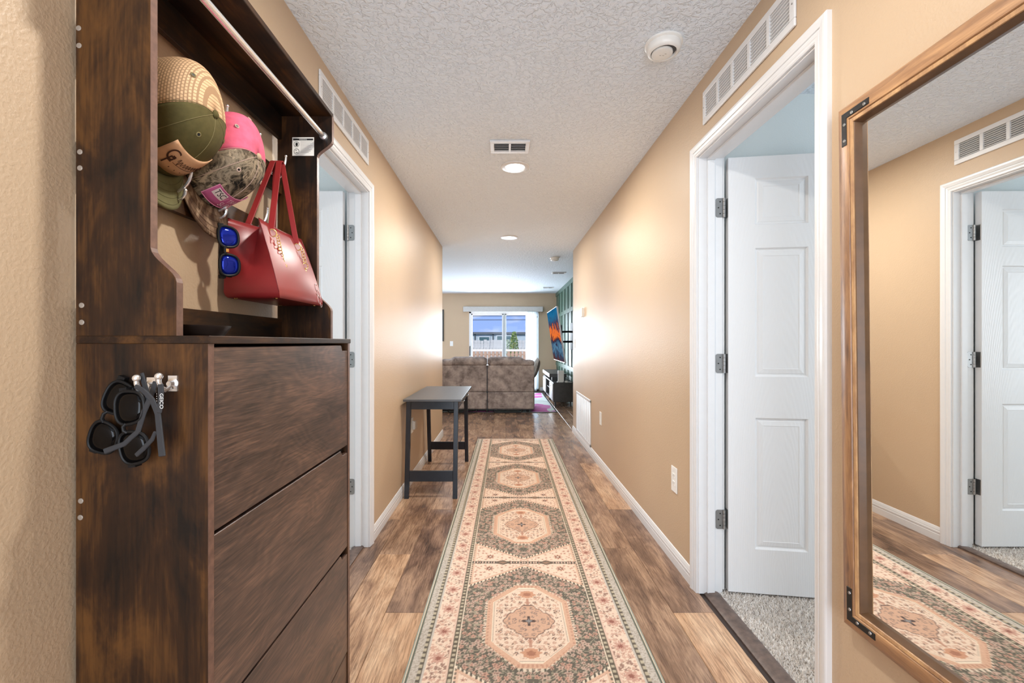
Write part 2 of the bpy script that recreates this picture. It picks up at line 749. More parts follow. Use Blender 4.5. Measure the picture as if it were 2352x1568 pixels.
simple_window('added_entry_glazing', 'x', -1.90, -0.65, 0.75, 0.2, 2.2, 0.09)  # unseen glazing, made up as an opening for the entry fill lamp
simple_window('window_3', 'y', -3.70, 7.3, 9.5, 0.65, 2.05, 0.09)

# bedrooms behind the open doors
XBR = XR + TW
m = MB()
m.box(XBR, 3.6, 2.135, 2.235, 0, CEIL)
m.box(XBR, 3.6, -1.91, -1.8, 0, CEIL)
m.box(3.6, 3.71, -1.91, -0.55, 0, CEIL)
m.box(3.6, 3.71, 1.35, 2.235, 0, CEIL)
m.box(3.6, 3.71, -0.55, 1.35, 0, 0.65)
m.box(3.6, 3.71, -0.55, 1.35, 2.05, CEIL)
m.box(XBR, XBR + 0.004, -1.8, RD0 - 0.08, 0, CEIL)
struct(m.build('wall_right_bedroom', M['wall_bed']))
simple_window('window_4', 'y', 3.61, -0.55, 1.35, 0.65, 2.05, 0.09)
XBL = XL - TW
m = MB()
m.box(-3.6, XBL, 2.60, 2.70, 0, CEIL)
m.box(-3.6, XBL, -1.0, -0.9, 0, CEIL)
m.box(-3.71, -3.6, -1.0, 0.25, 0, CEIL)
m.box(-3.71, -3.6, 2.15, 2.70, 0, CEIL)
m.box(-3.71, -3.6, 0.25, 2.15, 0, 0.65)
m.box(-3.71, -3.6, 0.25, 2.15, 2.05, CEIL)
m.box(XBL - 0.004, XBL, -0.9, LD0 - 0.08, 0, CEIL)
struct(m.build('wall_left_bedroom', M['wall_bed']))
simple_window('window_5', 'y', -3.70, 0.25, 2.15, 0.65, 2.05, 0.09)

# ceiling
m = MB()
m.box(-3.71, 3.71, -1.91, YB + 0.14, CEIL, CEIL + 0.10)
struct(m.build('ceiling', M['ceiling']))

# floor: one base, vinyl planks laid along the hallway
m = MB()
m.box(-3.71, XG + 0.11, YL - 0.05, YB + 0.14, -0.12, -0.006)
m.box(XL - TW, XR + TW, -1.91, YL - 0.05, -0.12, -0.006)
floor = struct(m.build('floor', M['subfloor']))
PW, PL = 0.18, 1.18
pm = MB()
ch = 0.0018
g = 0.0006
px0, px1, py0, py1 = g, PW - g, g, PL - g
pm.add([(px0, py0, -0.006), (px1, py0, -0.006), (px1, py1, -0.006), (px0, py1, -0.006),
        (px0, py0, -ch), (px1, py0, -ch), (px1, py1, -ch), (px0, py1, -ch),
        (px0 + ch, py0 + ch, 0), (px1 - ch, py0 + ch, 0), (px1 - ch, py1 - ch, 0), (px0 + ch, py1 - ch, 0)],
       [(3, 2, 1, 0), (0, 1, 5, 4), (1, 2, 6, 5), (2, 3, 7, 6), (3, 0, 4, 7), (4, 5, 9, 8), (5, 6, 10, 9), (6, 7, 11, 10), (7, 4, 8, 11), (8, 9, 10, 11)])
plank0 = pm.build('plank', M['plank'], floor)
plank_me = plank0.data
bpy.data.objects.remove(plank0)
KNOWN = {(4, 1): 0.95, (4, 2): 0.10, (4, 3): 0.85, (4, 4): 0.25, (3, 1): 0.95, (3, 2): 0.22, (3, 3): 0.30, (3, 4): 0.2,
         (-3, 1): 0.9, (-3, 2): 0.05, (-3, 3): 0.4, (-4, 1): 0.12, (-4, 2): 0.85, (-4, 3): 0.3, (-4, 4): 0.55, (-3, 4): 0.6}
offs = {4: 0.726, 3: 0.145, 2: 0.9, 1: 0.4, 0: 1.0, -1: 0.25, -2: 0.75, -3: 0.726, -4: 0.073, -5: 0.55}
planks = []
for k in range(-12, 7):
    xa = 0.02 + PW * k
    o0 = offs.get(k, (k * 0.437) % 1.0 * PL)
    for j in range(-2, 9):
        ya = o0 + (j - 1) * PL + (PL if k not in offs else PL) - PL
        ya = o0 + (j - 1) * PL
        narrow = -5 <= k <= 4
        if ya + PL < 0.1 or ya > YB:
            continue
        if not narrow and (ya < YL - 0.6):
            continue
        if not narrow and xa + PW > XG + 0.05:
            continue
        ob = bpy.data.objects.new('plank', plank_me)
        COL.objects.link(ob)
        ob.parent = floor
        ob.location = (xa, ya, 0)
        tone = KNOWN.get((k, j), random.choice([0.1, 0.2, 0.35, 0.5, 0.7, 0.85]))
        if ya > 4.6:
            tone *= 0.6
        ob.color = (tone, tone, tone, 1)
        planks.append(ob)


def carpet(name, x0, x1, y0, y1, n, seed, xw0, xw1, d0, d1):
    """cut pile: a base with thousands of little leaning tufts"""
    r = np.random.default_rng(seed)
    cx = r.uniform(x0, x1, n)
    cy = r.uniform(y0, y1, n)
    ang = r.uniform(0, 2 * np.pi, n)
    keep = ~(((cx > xw0) & (cx < xw1)) & ((cy < d0) | (cy > d1)))
    cx, cy, ang = cx[keep], cy[keep], ang[keep]
    n = len(cx)
    wv = r.uniform(0.0022, 0.0042, n)
    h = r.uniform(0.007, 0.015, n)
    lx = r.normal(0, 0.005, n)
    ly = r.normal(0, 0.005, n)
    dx, dy = np.cos(ang) * wv, np.sin(ang) * wv
    z0 = -0.001
    V = np.empty((n * 3, 3), np.float32)
    V[0::3] = np.stack([cx - dx, cy - dy, np.full(n, z0)], 1)
    V[1::3] = np.stack([cx + dx, cy + dy, np.full(n, z0)], 1)
    V[2::3] = np.stack([cx + lx, cy + ly, z0 + h], 1)
    base = np.array([(x0, y0, -0.001), (x1, y0, -0.001), (x1, y1, -0.001), (x0, y1, -0.001), (x0, y0, -0.12), (x1, y0, -0.12), (x1, y1, -0.12), (x0, y1, -0.12)], np.float32)
    V = np.vstack([V, base])
    b = n * 3
    F = np.arange(n * 3).reshape(n, 3).tolist() + [(b, b + 1, b + 2, b + 3), (b + 7, b + 6, b + 5, b + 4), (b, b + 4, b + 5, b + 1), (b + 1, b + 5, b + 6, b + 2), (b + 2, b + 6, b + 7, b + 3), (b + 3, b + 7, b + 4, b)]
    me = bpy.data.meshes.new(name)
    me.from_pydata(V.tolist(), [], F)
    at = me.attributes.new('shade', 'FLOAT', 'POINT')
    s = r.uniform(0, 1, n)
    sv = np.repeat(s, 3)
    sv[2::3] = np.minimum(1, sv[2::3] + 0.25)
    at.data.foreach_set('value', np.concatenate([sv, np.full(8, 0.3)]).astype(np.float32))
    me.materials.append(M['carpet'])
    o = bpy.data.objects.new(name, me)
    COL.objects.link(o)
    return o


t = NT('beige_carpet_pile')
a = t.n('ShaderNodeAttribute')
a.attribute_name = 'shade'
t.base(t.ramp(a.outputs['Fac'], [(0.0, (0.42, 0.365, 0.31)), (0.35, (0.70, 0.65, 0.60)), (1.0, (0.90, 0.87, 0.83))])).pr(0.9, 0, 0.2)
M['carpet'] = t.m
c1 = carpet('carpet', 1.003, 2.5, 0.9, 2.135, 90000, 1, XR, XR + TW, RD0, RD1)
tag(c1, 'beige cut pile carpet under the open six panel door beside the mirror', 'carpet', kind='stuff')
c2 = carpet('carpet', -2.3, -0.873, 1.2, 2.60, 60000, 2, XL - TW, XL, LD0, LD1)
tag(c2, 'beige cut pile carpet in the doorway behind the hall tree', 'carpet', kind='stuff')
# rest of the bedroom floors, out of sight
m = MB().box(2.5, 3.6, -1.8, 2.135, -0.12, 0.008).box(1.026, 2.5, -1.8, 0.9, -0.12, 0.008)
struct(m.build('floor_right_bedroom', M['carpet']))
m = MB().box(-3.6, -2.3, -0.9, 2.60, -0.12, 0.008).box(-2.3, -0.896, -0.9, 1.2, -0.12, 0.008)
struct(m.build('floor_left_bedroom', M['carpet']))
for nm, xa, xb, ya, yc in (('trim_3', 0.940, 1.006, RD0, RD1), ('trim_4', -0.876, -0.810, LD0, LD1)):
    m = MB()
    m.prism([(xa, -0.004), (xb, -0.004), (xb, 0.008), (xb - 0.012, 0.013), (xa + 0.018, 0.011), (xa + 0.004, 0.005), (xa, 0.003)], 'y', ya, yc)
    struct(m.build(nm, M['threshold'], smooth='auto'))

# door casings with jambs and stops
CAS = [(0.0, 0.0), (0.0, 0.008), (0.004, 0.0105), (0.012, 0.0105), (0.014, 0.012), (0.022, 0.0135), (0.024, 0.011), (0.027, 0.011), (0.029, 0.0145), (0.044, 0.018), (0.052, 0.018), (0.055, 0.0165), (0.057, 0.014), (0.057, 0.0)]


def casing(name, xw, s, y0, y1, zt):
    """s: direction out of the wall (+1 = towards +x)"""
    rv = 0.006
    m = MB()
    V, F = [], []
    for (o, h) in CAS:
        o += rv
        x = xw + s * h
        V += [(x, y0 - o, 0), (x, y0 - o, zt + o), (x, y1 + o, zt + o), (x, y1 + o, 0)]
    for i in range(len(CAS) - 1):
        for k in range(3):
            F.append((i * 4 + k, i * 4 + k + 1, i * 4 + 5 + k, i * 4 + 4 + k))
    n = len(CAS)
    F.append(tuple(i * 4 for i in range(n)))
    F.append(tuple(i * 4 + 3 for i in range(n)))
    m.add(V, F)
    root = struct(m.build(name, M['trim']))
    j = MB()
    xa, xb = xw + s * 0.0005, xw - s * (TW + 0.0005)
    j.box(xa, xb, y0 - 0.019, y0, 0, zt + 0.019)
    j.box(xa, xb, y1, y1 + 0.019, 0, zt + 0.019)
    j.box(xa, xb, y0, y1, zt, zt + 0.019)
    j.build('jamb', M['trim'], root, bevel=0.0015)
    st = MB()
    xc, xd = xw - s * 0.037, xw - s * 0.072
    st.box(xc, xd, y0, y0 + 0.011, 0, zt - 0.011)
    st.box(xc, xd, y1 - 0.011, y1, 0, zt - 0.011)
    st.box(xc, xd, y0, y1, zt - 0.011, zt)
    st.build('door_stop', M['trim'], root, bevel=0.002)
    bk = MB()
    for ya, yc in ((y0 - 0.063, y0 - 0.006), (y1 + 0.006, y1 + 0.063)):
        bk.box(xb, xb - s * 0.014, ya, yc, 0.016, zt + 0.063)
    bk.box(xb, xb - s * 0.014, y0 - 0.063, y1 + 0.063, zt + 0.006, zt + 0.063)
    bk.build('room_side_casing', M['trim'], root, bevel=0.003)
    return root


casing('trim_1', XR, -1, RD0, RD1, DH)
casing('trim_2', XL, 1, LD0, LD1, DH)

# baseboards
BAS = [(0.0, 0.0), (0.012, 0.0), (0.012, 0.040), (0.0105, 0.043), (0.0105, 0.047), (0.012, 0.050), (0.012, 0.058), (0.0095, 0.062), (0.0095, 0.066), (0.007, 0.074), (0.004, 0.082), (0.0, 0.084)]


def base_y(mb, xw, s, y0, y1):
    mb.prism([(xw + s * d, z) for d, z in BAS], 'y', y0, y1)


def base_x(mb, yw, s, x0, x1):
    mb.prism([(yw + s * d, z) for d, z in BAS], 'x', x0, x1)


m = MB()
base_y(m, XL, 1, -1.8, LD0 - 0.063)
base_y(m, XL, 1, LD1 + 0.063, YL)
base_x(m, YL, 1, -3.6, XL)
struct(m.build('baseboard_left', M['trim']))
m = MB()
base_y(m, XR, -1, -1.8, RD0 - 0.063)
base_y(m, XR, -1, RD1 + 0.063, YR)
base_x(m, YR, 1, XR, XG - 0.02)
struct(m.build('baseboard_right', M['trim']))
m = MB()
base_x(m, YB, -1, -3.6, SX0 - 0.03)
base_x(m, YB, -1, SX1 + 0.03, XG - 0.02)
struct(m.build('baseboard_back', M['trim']))
m = MB()
base_x(m, 2.135, -1, XBR + 0.02, 3.6)
struct(m.build('baseboard_right_bedroom', M['trim']))
m = MB()
base_x(m, 2.60, -1, -3.6, XBL - 0.02)
struct(m.build('baseboard_left_bedroom', M['trim']))


# six panel doors, swung open into the bedrooms
def make_door_white():
    t = NT('white_moulded_door')
    co = t.coords((40, 40, 2.2))
    w = t.t.nodes.new('ShaderNodeTexWave')
    w.wave_type = 'RINGS'
    w.rings_direction = 'Y'
    w.inputs['Scale'].default_value = 9
    w.inputs['Distortion'].default_value = 4
    w.inputs['Detail'].default_value = 2
    t.l(t.coords((4, 1, 0.55), loc=(-0.9, 0, 0)), w.inputs['Vector'])
    t.base((0.79, 0.795, 0.80)).pr(0.36, 0, 0.45)
    t.bump(t.math('ADD', t.math('MULTIPLY', w.outputs[0], 0.6), t.math('MULTIPLY', t.noise(co, 3, 3), 0.3)), 0.30, 0.0015)
    return t.m


M['door'] = make_door_white()
DW, DHH, DT = 0.762, 2.030, 0.035
COLS = [(0.118, 0.345), (0.417, 0.644)]
ROWS = [(0.205, 0.815), (1.007, 1.604), (1.712, 1.928)]


def door(name, loc, rot, hinge_mat):
    me = MB()
    me.box(0, DW, 0.010, DT - 0.010, 0, DHH)
    for yy0, yy1 in ((0, 0.010), (DT - 0.010, DT)):
        me.box(0, COLS[0][0], yy0, yy1, 0, DHH)
        me.box(COLS[0][1], COLS[1][0], yy0, yy1, 0, DHH)
        me.box(COLS[1][1], DW, yy0, yy1, 0, DHH)
        zs = [0.0] + [z for r in ROWS for z in r] + [DHH]
        for c in COLS:
            for i in range(0, len(zs), 2):
                me.box(c[0], c[1], yy0, yy1, zs[i], zs[i + 1])
    o = struct(me.build(name, M['door']))
    ORG[o.name] = Vector((0, 0, 0))
    for c in COLS:
        for r in ROWS:
            p = MB()
            for side in (0, 1):
                ya = 0.010 if side == 0 else DT - 0.010
                yt = 0.0035 if side == 0 else DT - 0.0035
                ym = 0.0015 if side == 0 else DT - 0.0015
                def ring(inset, y):
                    return [(c[0] + inset, y, r[0] + inset), (c[1] - inset, y, r[0] + inset), (c[1] - inset, y, r[1] - inset), (c[0] + inset, y, r[1] - inset)]
                rings = [ring(0, ym), ring(0.007, ya - (0.001 if side == 0 else -0.001)), ring(0.012, ya - (0.001 if side == 0 else -0.001)), ring(0.016, yt + (0.003 if side == 0 else -0.003)), ring(0.036, yt), ring(0.038, yt + (0.0015 if side == 0 else -0.0015))]
                V = [q for rg in rings for q in rg]
                F = []
                for i in range(len(rings) - 1):
                    for k in range(4):
                        k2 = (k + 1) % 4
                        F.append((i * 4 + k, i * 4 + k2, i * 4 + 4 + k2, i * 4 + 4 + k))
                e = (len(rings) - 1) * 4
                F.append((e, e + 1, e + 2, e + 3))
                p.add(V, F)
            p.build('panel', M['door'], o)
    # lever knob near the free edge
    k = MB()
    for s, y in ((-1, 0.0), (1, DT)):
        k.cyl((DW - 0.06, y, 0.95), (DW - 0.06, y + s * 0.008, 0.95), 0.030, n=20)
        k.cyl((DW - 0.06, y + s * 0.006, 0.95), (DW - 0.06, y + s * 0.045, 0.95), 0.010)
        k.ball((DW - 0.06, y + s * 0.055, 0.95), 0.026, 14)
    k.build('knob', M['nickel'], o, smooth='auto')
    for hz in HZ:
        h = MB()
        h.box(-0.0015, 0.001, 0.002, DT - 0.004, hz - 0.045, hz + 0.045)
        ho = h.build('hinge_leaf', hinge_mat, o, bevel=0.001)
    o.location = loc
    o.rotation_euler = rot
    return o


HZ = (1.798, 1.067, 0.335)
# right door: hinged on the far jamb, swung a little under ninety degrees
d1 = door('door_1', (1.050, 2.040, 0.016), (0, 0, R(-8)), M['bronze'])
# left door: mirror image, turned ninety degrees into the left bedroom (the slab is symmetric)
d2 = door('door_2', (-0.922, 2.522, 0.016), (0, 0, R(180)), M['nickel'])


def hinge_fixed(root, xj, s, yj, mat):
    """jamb leaf and knuckle of each hinge on the jamb face y=yj"""
    for hz in HZ:
        z = hz + 0.016
        h = MB()
        xa = xj - s * 0.0
        poly = []
        w, hh, rr = 0.032, 0.045, 0.010
        # leaf with rounded inner corners lying on the jamb
        for (cx, cz, a0) in ((xa - s * (w - rr), z + hh - rr, 90), (xa - s * (w - rr), z - hh + rr, 180)):
            for q in range(5):
                an = R(a0 + q * 22.5)
                poly.append((cx + s * math.cos(an) * rr, cz + math.sin(an) * rr))
        poly += [(xa, z - hh), (xa, z + hh)]
        h.prism(poly, 'y', yj - 0.0022, yj + 0.001)
        lf = h.build('hinge', mat, root)
        k = MB()
        for i in range(5):
            k.cyl((xa + s * 0.006, yj - 0.003, z - hh + i * 0.018 + 0.0005), (xa + s * 0.006, yj - 0.003, z - hh + i * 0.018 + 0.0172), 0.0065, n=12)
        k.build('knuckle', mat, lf, smooth='auto')
        sc_ = MB()
        for dz, dxx in ((0.028, 0.012), (0.0, 0.020), (-0.028, 0.012)):
            sc_.cyl((xa - s * dxx, yj - 0.0035, z + dz), (xa - s * dxx, yj - 0.001, z + dz), 0.0032, n=10)
        sc_.build('screw', M['black_metal'], lf)


hinge_fixed(bpy.data.objects['trim_1'], XR + TW, 1, RD1, M['bronze'])
hinge_fixed(bpy.data.objects['trim_2'], XL - TW, -1, LD1, M['nickel'])

# strike of the left door's unseen side is left out; sliding glass door to the yard
f = MB()
w = 0.05
yf0, yf1 = YB - 0.012, YB + 0.10
f.box(SX0, SX0 + w, yf0, yf1, 0, SZ1)
f.box(SX1 - w, SX1, yf0, yf1, 0, SZ1)
f.box(SX0, SX1, yf0, yf1, SZ1 - w, SZ1)
f.box(SX0, SX1, yf0, yf1, 0, 0.04)
win = struct(f.build('window_1', M['trim'], bevel=0.003))
f = MB()
f.box(-0.022, 0.022, YB + 0.02, YB + 0.06, 0.04, SZ1 - w)
f.build('mullion', plain('grey_sash', (0.42, 0.44, 0.44), 0.4), win, bevel=0.003)
for a0, a1, yy in ((SX0 + w, -0.022, YB + 0.03), (0.022, SX1 - w, YB + 0.055)):
    s_ = MB()
    s_.box(a0, a0 + 0.03, yy - 0.01, yy + 0.02, 0.04, SZ1 - w)
    s_.box(a1 - 0.03, a1, yy - 0.01, yy + 0.02, 0.04, SZ1 - w)
    s_.box(a0, a1, yy - 0.01, yy + 0.02, 0.04, 0.10)
    s_.box(a0, a1, yy - 0.01, yy + 0.02, SZ1 - w - 0.035, SZ1 - w)
    so = s_.build('sash', M['trim'], win, bevel=0.002)
    MB().box(a0 + 0.03, a1 - 0.03, yy + 0.003, yy + 0.008, 0.10, SZ1 - w - 0.035).build('pane', M['glass'], so)
MB().box(SX0 + 0.012, SX0 + 0.040, YB - 0.05, YB - 0.010, 0.86, 1.10).build('door_handle', M['black'], win, bevel=0.006, seg=2)
# ------------------------------------------------------------------ hall tree with shoe cabinet
HX_B = -0.772            # back
HX_F = -0.534            # cabinet front
HY0, HY1 = 0.785, 1.502  # near and far outer sides
ZT = 1.193               # cabinet top
BT = 0.015               # board thickness
ht = thing('hall_tree', (-0.65, 1.14, 0.0), 'tall rustic brown wooden hall tree with shoe cabinet below', 'hall tree')


def scurve(p0, p1, n=8):
    """S shaped profile between two (x, z) points, vertical tangents"""
    out = []
    for i in range(n + 1):
        q = i / n
        e = q * q * (3 - 2 * q)
        out.append((p0[0] + (p1[0] - p0[0]) * e, p0[1] + (p1[1] - p0[1]) * q))
    return out


UX_L, UX_M, UX_T = -0.591, -0.638, -0.587
ZTOP = 1.951


def upper_poly():
    pts = [(HX_B, ZT), (UX_L, ZT)]
    pts += scurve((UX_L, 1.289), (UX_M, 1.352))
    pts += scurve((UX_M, 1.813), (UX_T, 1.868))
    pts += [(UX_T, ZTOP), (HX_B, ZTOP)]
    return pts


def side_with_band(name, poly, y0, y1, mat, front_n0, front_n1):
    o = MB().prism(poly, 'y', y0, y1).build(name, mat, ht)
    # edge band along the front profile
    pts = poly[front_n0:front_n1 + 1]
    b = MB()
    V, F = [], []
    for (x, z) in pts:
        V += [(x + 0.0006, y0 - 0.0002, z), (x + 0.0006, y1 + 0.0002, z)]
    for i in range(len(pts) - 1):
        F.append((i * 2, i * 2 + 1, i * 2 + 3, i * 2 + 2))
    b.add(V, F)
    b.build('edge_band', M['edge'], o, solid=0.0006)
    return o


up = upper_poly()
near_up = side_with_band('hutch_side', up, HY0, HY0 + BT, M['wood_z'], 1, len(up) - 2)
far_up = side_with_band('hutch_side', up, HY1 - BT - 0.004, HY1 - 0.004, M['wood_z'], 1, len(up) - 2)
FY = HY1 - BT - 0.004      # inner face of the far hutch side
NY = HY0 + BT
# top box: top board, back rail, hanging rod
MB().box(HX_B, UX_T, HY0, HY1 - 0.004, ZTOP, ZTOP + BT).build('top_board', M['wood_y'], ht, bevel=0.0015)
MB().box(HX_B, HX_B + BT, NY, FY, 1.872, ZTOP).build('back_rail', M['wood_y'], ht, bevel=0.001)
rod = MB().cyl((-0.613, NY, 1.881), (-0.613, FY, 1.881), 0.0085, n=20).build('hanging_rod', M['chrome'], ht, smooth='auto')
for ya, yc in ((NY, NY + 0.010), (FY - 0.010, FY)):
    MB().cyl((-0.613, ya, 1.881), (-0.613, yc, 1.881), 0.0125, n=18).build('rod_socket', M['chrome'], rod, smooth='auto')
# hook boards and bottom rail
MB().box(HX_B, HX_B + BT, NY, FY, 1.685, 1.765).build('hook_board', M['wood_y'], ht, bevel=0.001)
MB().box(HX_B, HX_B + BT, NY, FY, 1.482, 1.562).build('hook_board', M['wood_y'], ht, bevel=0.001)
MB().box(HX_B, HX_B + BT, NY, FY, ZT, 1.262).build('bottom_rail', M['wood_y'], ht, bevel=0.001)


def hook(y, z, up_h=0.055, out=0.042):
    xb = HX_B + BT
    h = MB()
    h.lathe((xb, y, z), [(0.011, 0), (0.011, 0.002), (0.007, 0.004), (0.0045, 0.010)], 14, (1, 0, 0))
    pts = []
    for i in range(9):
        q = i / 8
        pts.append((xb + 0.006 + out * math.sin(q * math.pi / 2) ** 0.9, y, z - 0.004 + up_h * (q ** 1.8)))
    h.tube(pts, [0.0034] * 7 + [0.003, 0.0026], 8)
    h.ball(pts[-1], 0.0042, 10)
    pts = []
    for i in range(9):
        q = i / 8
        a = q * math.pi
        pts.append((xb + 0.004 + 0.016 * (1 - math.cos(a)) / 1.0, y, z - 0.006 - 0.018 * math.sin(a) ** 0.9 - 0.004 * q + 0.010 * q))
    h.tube(pts, 0.0032, 8)
    h.ball(pts[-1], 0.0040, 10)
    return h.build('hook', M['chrome'], ht, smooth='auto')


HOOK_Y = (0.965, 1.115, 1.265, 1.415)
for y in HOOK_Y:
    hook(y, 1.735)
for y in (0.985, 1.13, 1.30):
    hook(y, 1.525, 0.06, 0.045)

# shoe cabinet
MB().box(HX_B, HX_F + 0.004, HY0 - 0.0015, HY1 + 0.002, ZT - 0.015, ZT).build('cabinet_top', M['wood_y'], ht, bevel=0.0015)
sp = [(HX_B, 0), (HX_F, 0), (HX_F, ZT - 0.015), (HX_B, ZT - 0.015)]
near_side = side_with_band('cabinet_side', sp, HY0, HY0 + BT, M['wood_z'], 1, 2)
side_with_band('cabinet_side', sp, HY1 - BT, HY1, M['wood_z'], 1, 2)
CY0, CY1 = HY0 + BT, HY1 - BT
MB().box(HX_B, HX_B + 0.004, CY0, CY1, 0.02, ZT - 0.015).build('back_panel', M['gap_shade'], ht)
FL = [(0.832, 1.172), (0.487, 0.825), (0.128, 0.480)]
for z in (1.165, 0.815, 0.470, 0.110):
    MB().box(HX_B + 0.004, HX_F - 0.020, CY0, CY1, z - 0.006, z + 0.006).build('inner_shelf', M['gap_shade'], ht)  # boards painted near-black so the flap gaps read as shade
for i, (z0, z1) in enumerate(FL):
    ya, yc = CY0 + 0.002, CY1 - 0.002
    poly = [(ya, z0), (yc, z0), (yc, z1 - 0.019), (yc - 0.040, z1 - 0.019), (yc - 0.046, z1 - 0.017), (yc - 0.056, z1 - 0.002), (yc - 0.060, z1), (ya, z1)]
    fl = MB().prism(poly, 'x', HX_F - 0.017, HX_F - 0.001).build('flap_door', M['flap'], ht, bevel=0.0012)
MB().box(HX_F - 0.017, HX_F - 0.003, CY0 + 0.001, CY1 - 0.001, 0.0, 0.121).build('plinth', M['flap'], ht, bevel=0.001)
# cam covers on the near side
cam_mat = plain('clear_cam_cover', (0.36, 0.31, 0.26), 0.25, 0.3)
s_near = 1000.0 / HY0
for (pxx, pyy) in ((181, 65), (182, 105), (184, 349), (184, 386), (188, 701), (188, 740), (186, 1150), (185, 1188)):
    X = (pxx - 1158) / s_near
    Z = CAM_H + (787 - pyy) / s_near
    MB().lathe((X, HY0, Z), [(0.0048, 0), (0.0048, 0.0008), (0.0036, 0.0014), (0.0012, 0.0012)], 14, (0, -1, 0)).build('screw_cap', cam_mat, near_up if Z > ZT else near_side, smooth='auto')
# paper warning label on the far side
paper = plain('white_label_paper', (0.80, 0.78, 0.72), 0.6, var=0.02)
ink = plain('black_ink', (0.010, 0.010, 0.010), 0.6)
ink2 = plain('grey_ink', (0.45, 0.42, 0.38), 0.6)
lx0, lx1, lz0, lz1 = -0.7215, -0.6475, 1.8165, 1.8795
tl = MB().box(lx0, lx1, FY - 0.0006, FY + 0.0002, lz0, lz1).build('warning_label', paper, far_up)
yk = FY - 0.0009
k = MB()
k.box(lx0 + 0.003, lx1 - 0.003, yk, FY - 0.0005, lz1 - 0.0105, lz1 - 0.0045)
for zc in (lz1 - 0.024, lz1 - 0.048):
    k.torus((lx0 + 0.0145, FY - 0.0007, zc), (0, 1, 0), 0.0088, 0.0007, 22, 4)
# symbols: a bust inside the upper ring, a crossed bar inside the lower
k.ball((lx0 + 0.0150, FY - 0.0007, lz1 - 0.0225), 0.0042, 10, (1, 0.1, 1))
k.box(lx0 + 0.0115, lx0 + 0.0185, yk, FY - 0.0005, lz1 - 0.0300, lz1 - 0.0245)
k.box(lx0 + 0.0115, lx0 + 0.0185, yk, FY - 0.0005, lz1 - 0.0530, lz1 - 0.0510)
k.box(lx0 + 0.0110, lx0 + 0.0150, yk, FY - 0.0005, lz1 - 0.0455, lz1 - 0.0435)
k.build('printed_marks', ink, tl)
tv, tf = text_mesh('WARNING', 0.0055, 'CENTER')
k = MB()
k.add([((lx0 + lx1) / 2 + x, FY - 0.0011, lz1 - 0.0093 + y) for x, y in tv], tf)
k.build('lettering', paper, tl)
k = MB()
for r_ in range(9):
    zz = lz1 - 0.015 - r_ * 0.0046
    k.box(lx0 + 0.028, lx1 - 0.005 - (r_ % 3) * 0.006, yk, FY - 0.0005, zz - 0.0007, zz + 0.0007)
k.build('fine_print', ink2, tl)


# hooks on the near side of the cabinet
def P(px, py, y=HY0):
    """pixel on the plane of the cabinet's near side (drawing aid for small hanging things)"""
    s = 1000.0 / y
    return ((px - 1158) / s, y, CAM_H + (787 - py) / s)


for hx, hz in ((P(399, 874)[0], P(0, 880)[2]), (P(350, 876)[0], P(0, 884)[2])):
    h = MB()
    h.lathe((hx, HY0, hz), [(0.010, 0), (0.010, 0.003), (0.006, 0.005), (0.0045, 0.012)], 14, (0, -1, 0))
    pts = [(hx, HY0 - 0.010, hz - 0.006), (hx, HY0 - 0.020, hz - 0.010), (hx, HY0 - 0.030, hz - 0.004), (hx, HY0 - 0.034, hz + 0.006), (hx, HY0 - 0.034, hz + 0.014)]
    h.tube(pts, 0.0040, 10)
    h.ball((hx, HY0 - 0.034, hz + 0.015), 0.0066, 12)
    h.box(hx - 0.008, hx + 0.008, HY0 - 0.003, HY0, hz - 0.014, hz + 0.014)
    h.build('side_hook', M['chrome'], ht, smooth='auto')

# shallow dish on the cabinet top
dish = MB().lathe((-0.648, 0.905, ZT), [(0.001, 0.003), (0.052, 0.003), (0.066, 0.021), (0.069, 0.0225), (0.068, 0.019), (0.055, 0.0), (0.001, 0.0)], 40)
dish_ob = dish.build('dish', plain('dark_walnut', (0.022, 0.013, 0.010), 0.35), smooth='auto')
tag(dish_ob, 'dark brown shallow dish on top of the shoe cabinet', 'dish')

# ------------------------------------------------------------------ caps hanging on the upper hooks
def cap_fn(cy, cz, x0, Ru, Rv_front, Rv_back, H, lift=0.0):
    """surface of a cap crown: theta around the axis (front = -90 deg), a = 0 rim .. 90 deg button"""
    def fn(theta, a, off=0.0):
        c, s = math.cos(theta), math.sin(theta)
        Rv = Rv_front if s < 0 else Rv_back
        p_, q_ = 0.62, 0.80
        rho = max(math.cos(a), 0.0) ** p_
        h = max(math.sin(a), 0.0) ** q_ * H
        # soft ridge on the panel seams
        u = (Ru + off) * rho * c
        v = (Rv + off) * rho * s
        n = h + off
        v += lift * (h / H) ** 1.1
        return Vector((x0 + n, cy + u, cz + v))
    return fn


def crown_part(mb, fn, th0, th1, a0, a1, nth, na):
    mb.grid(lambda i, j: fn(th0 + (th1 - th0) * i, a0 + (a1 - a0) * j), nth, na)


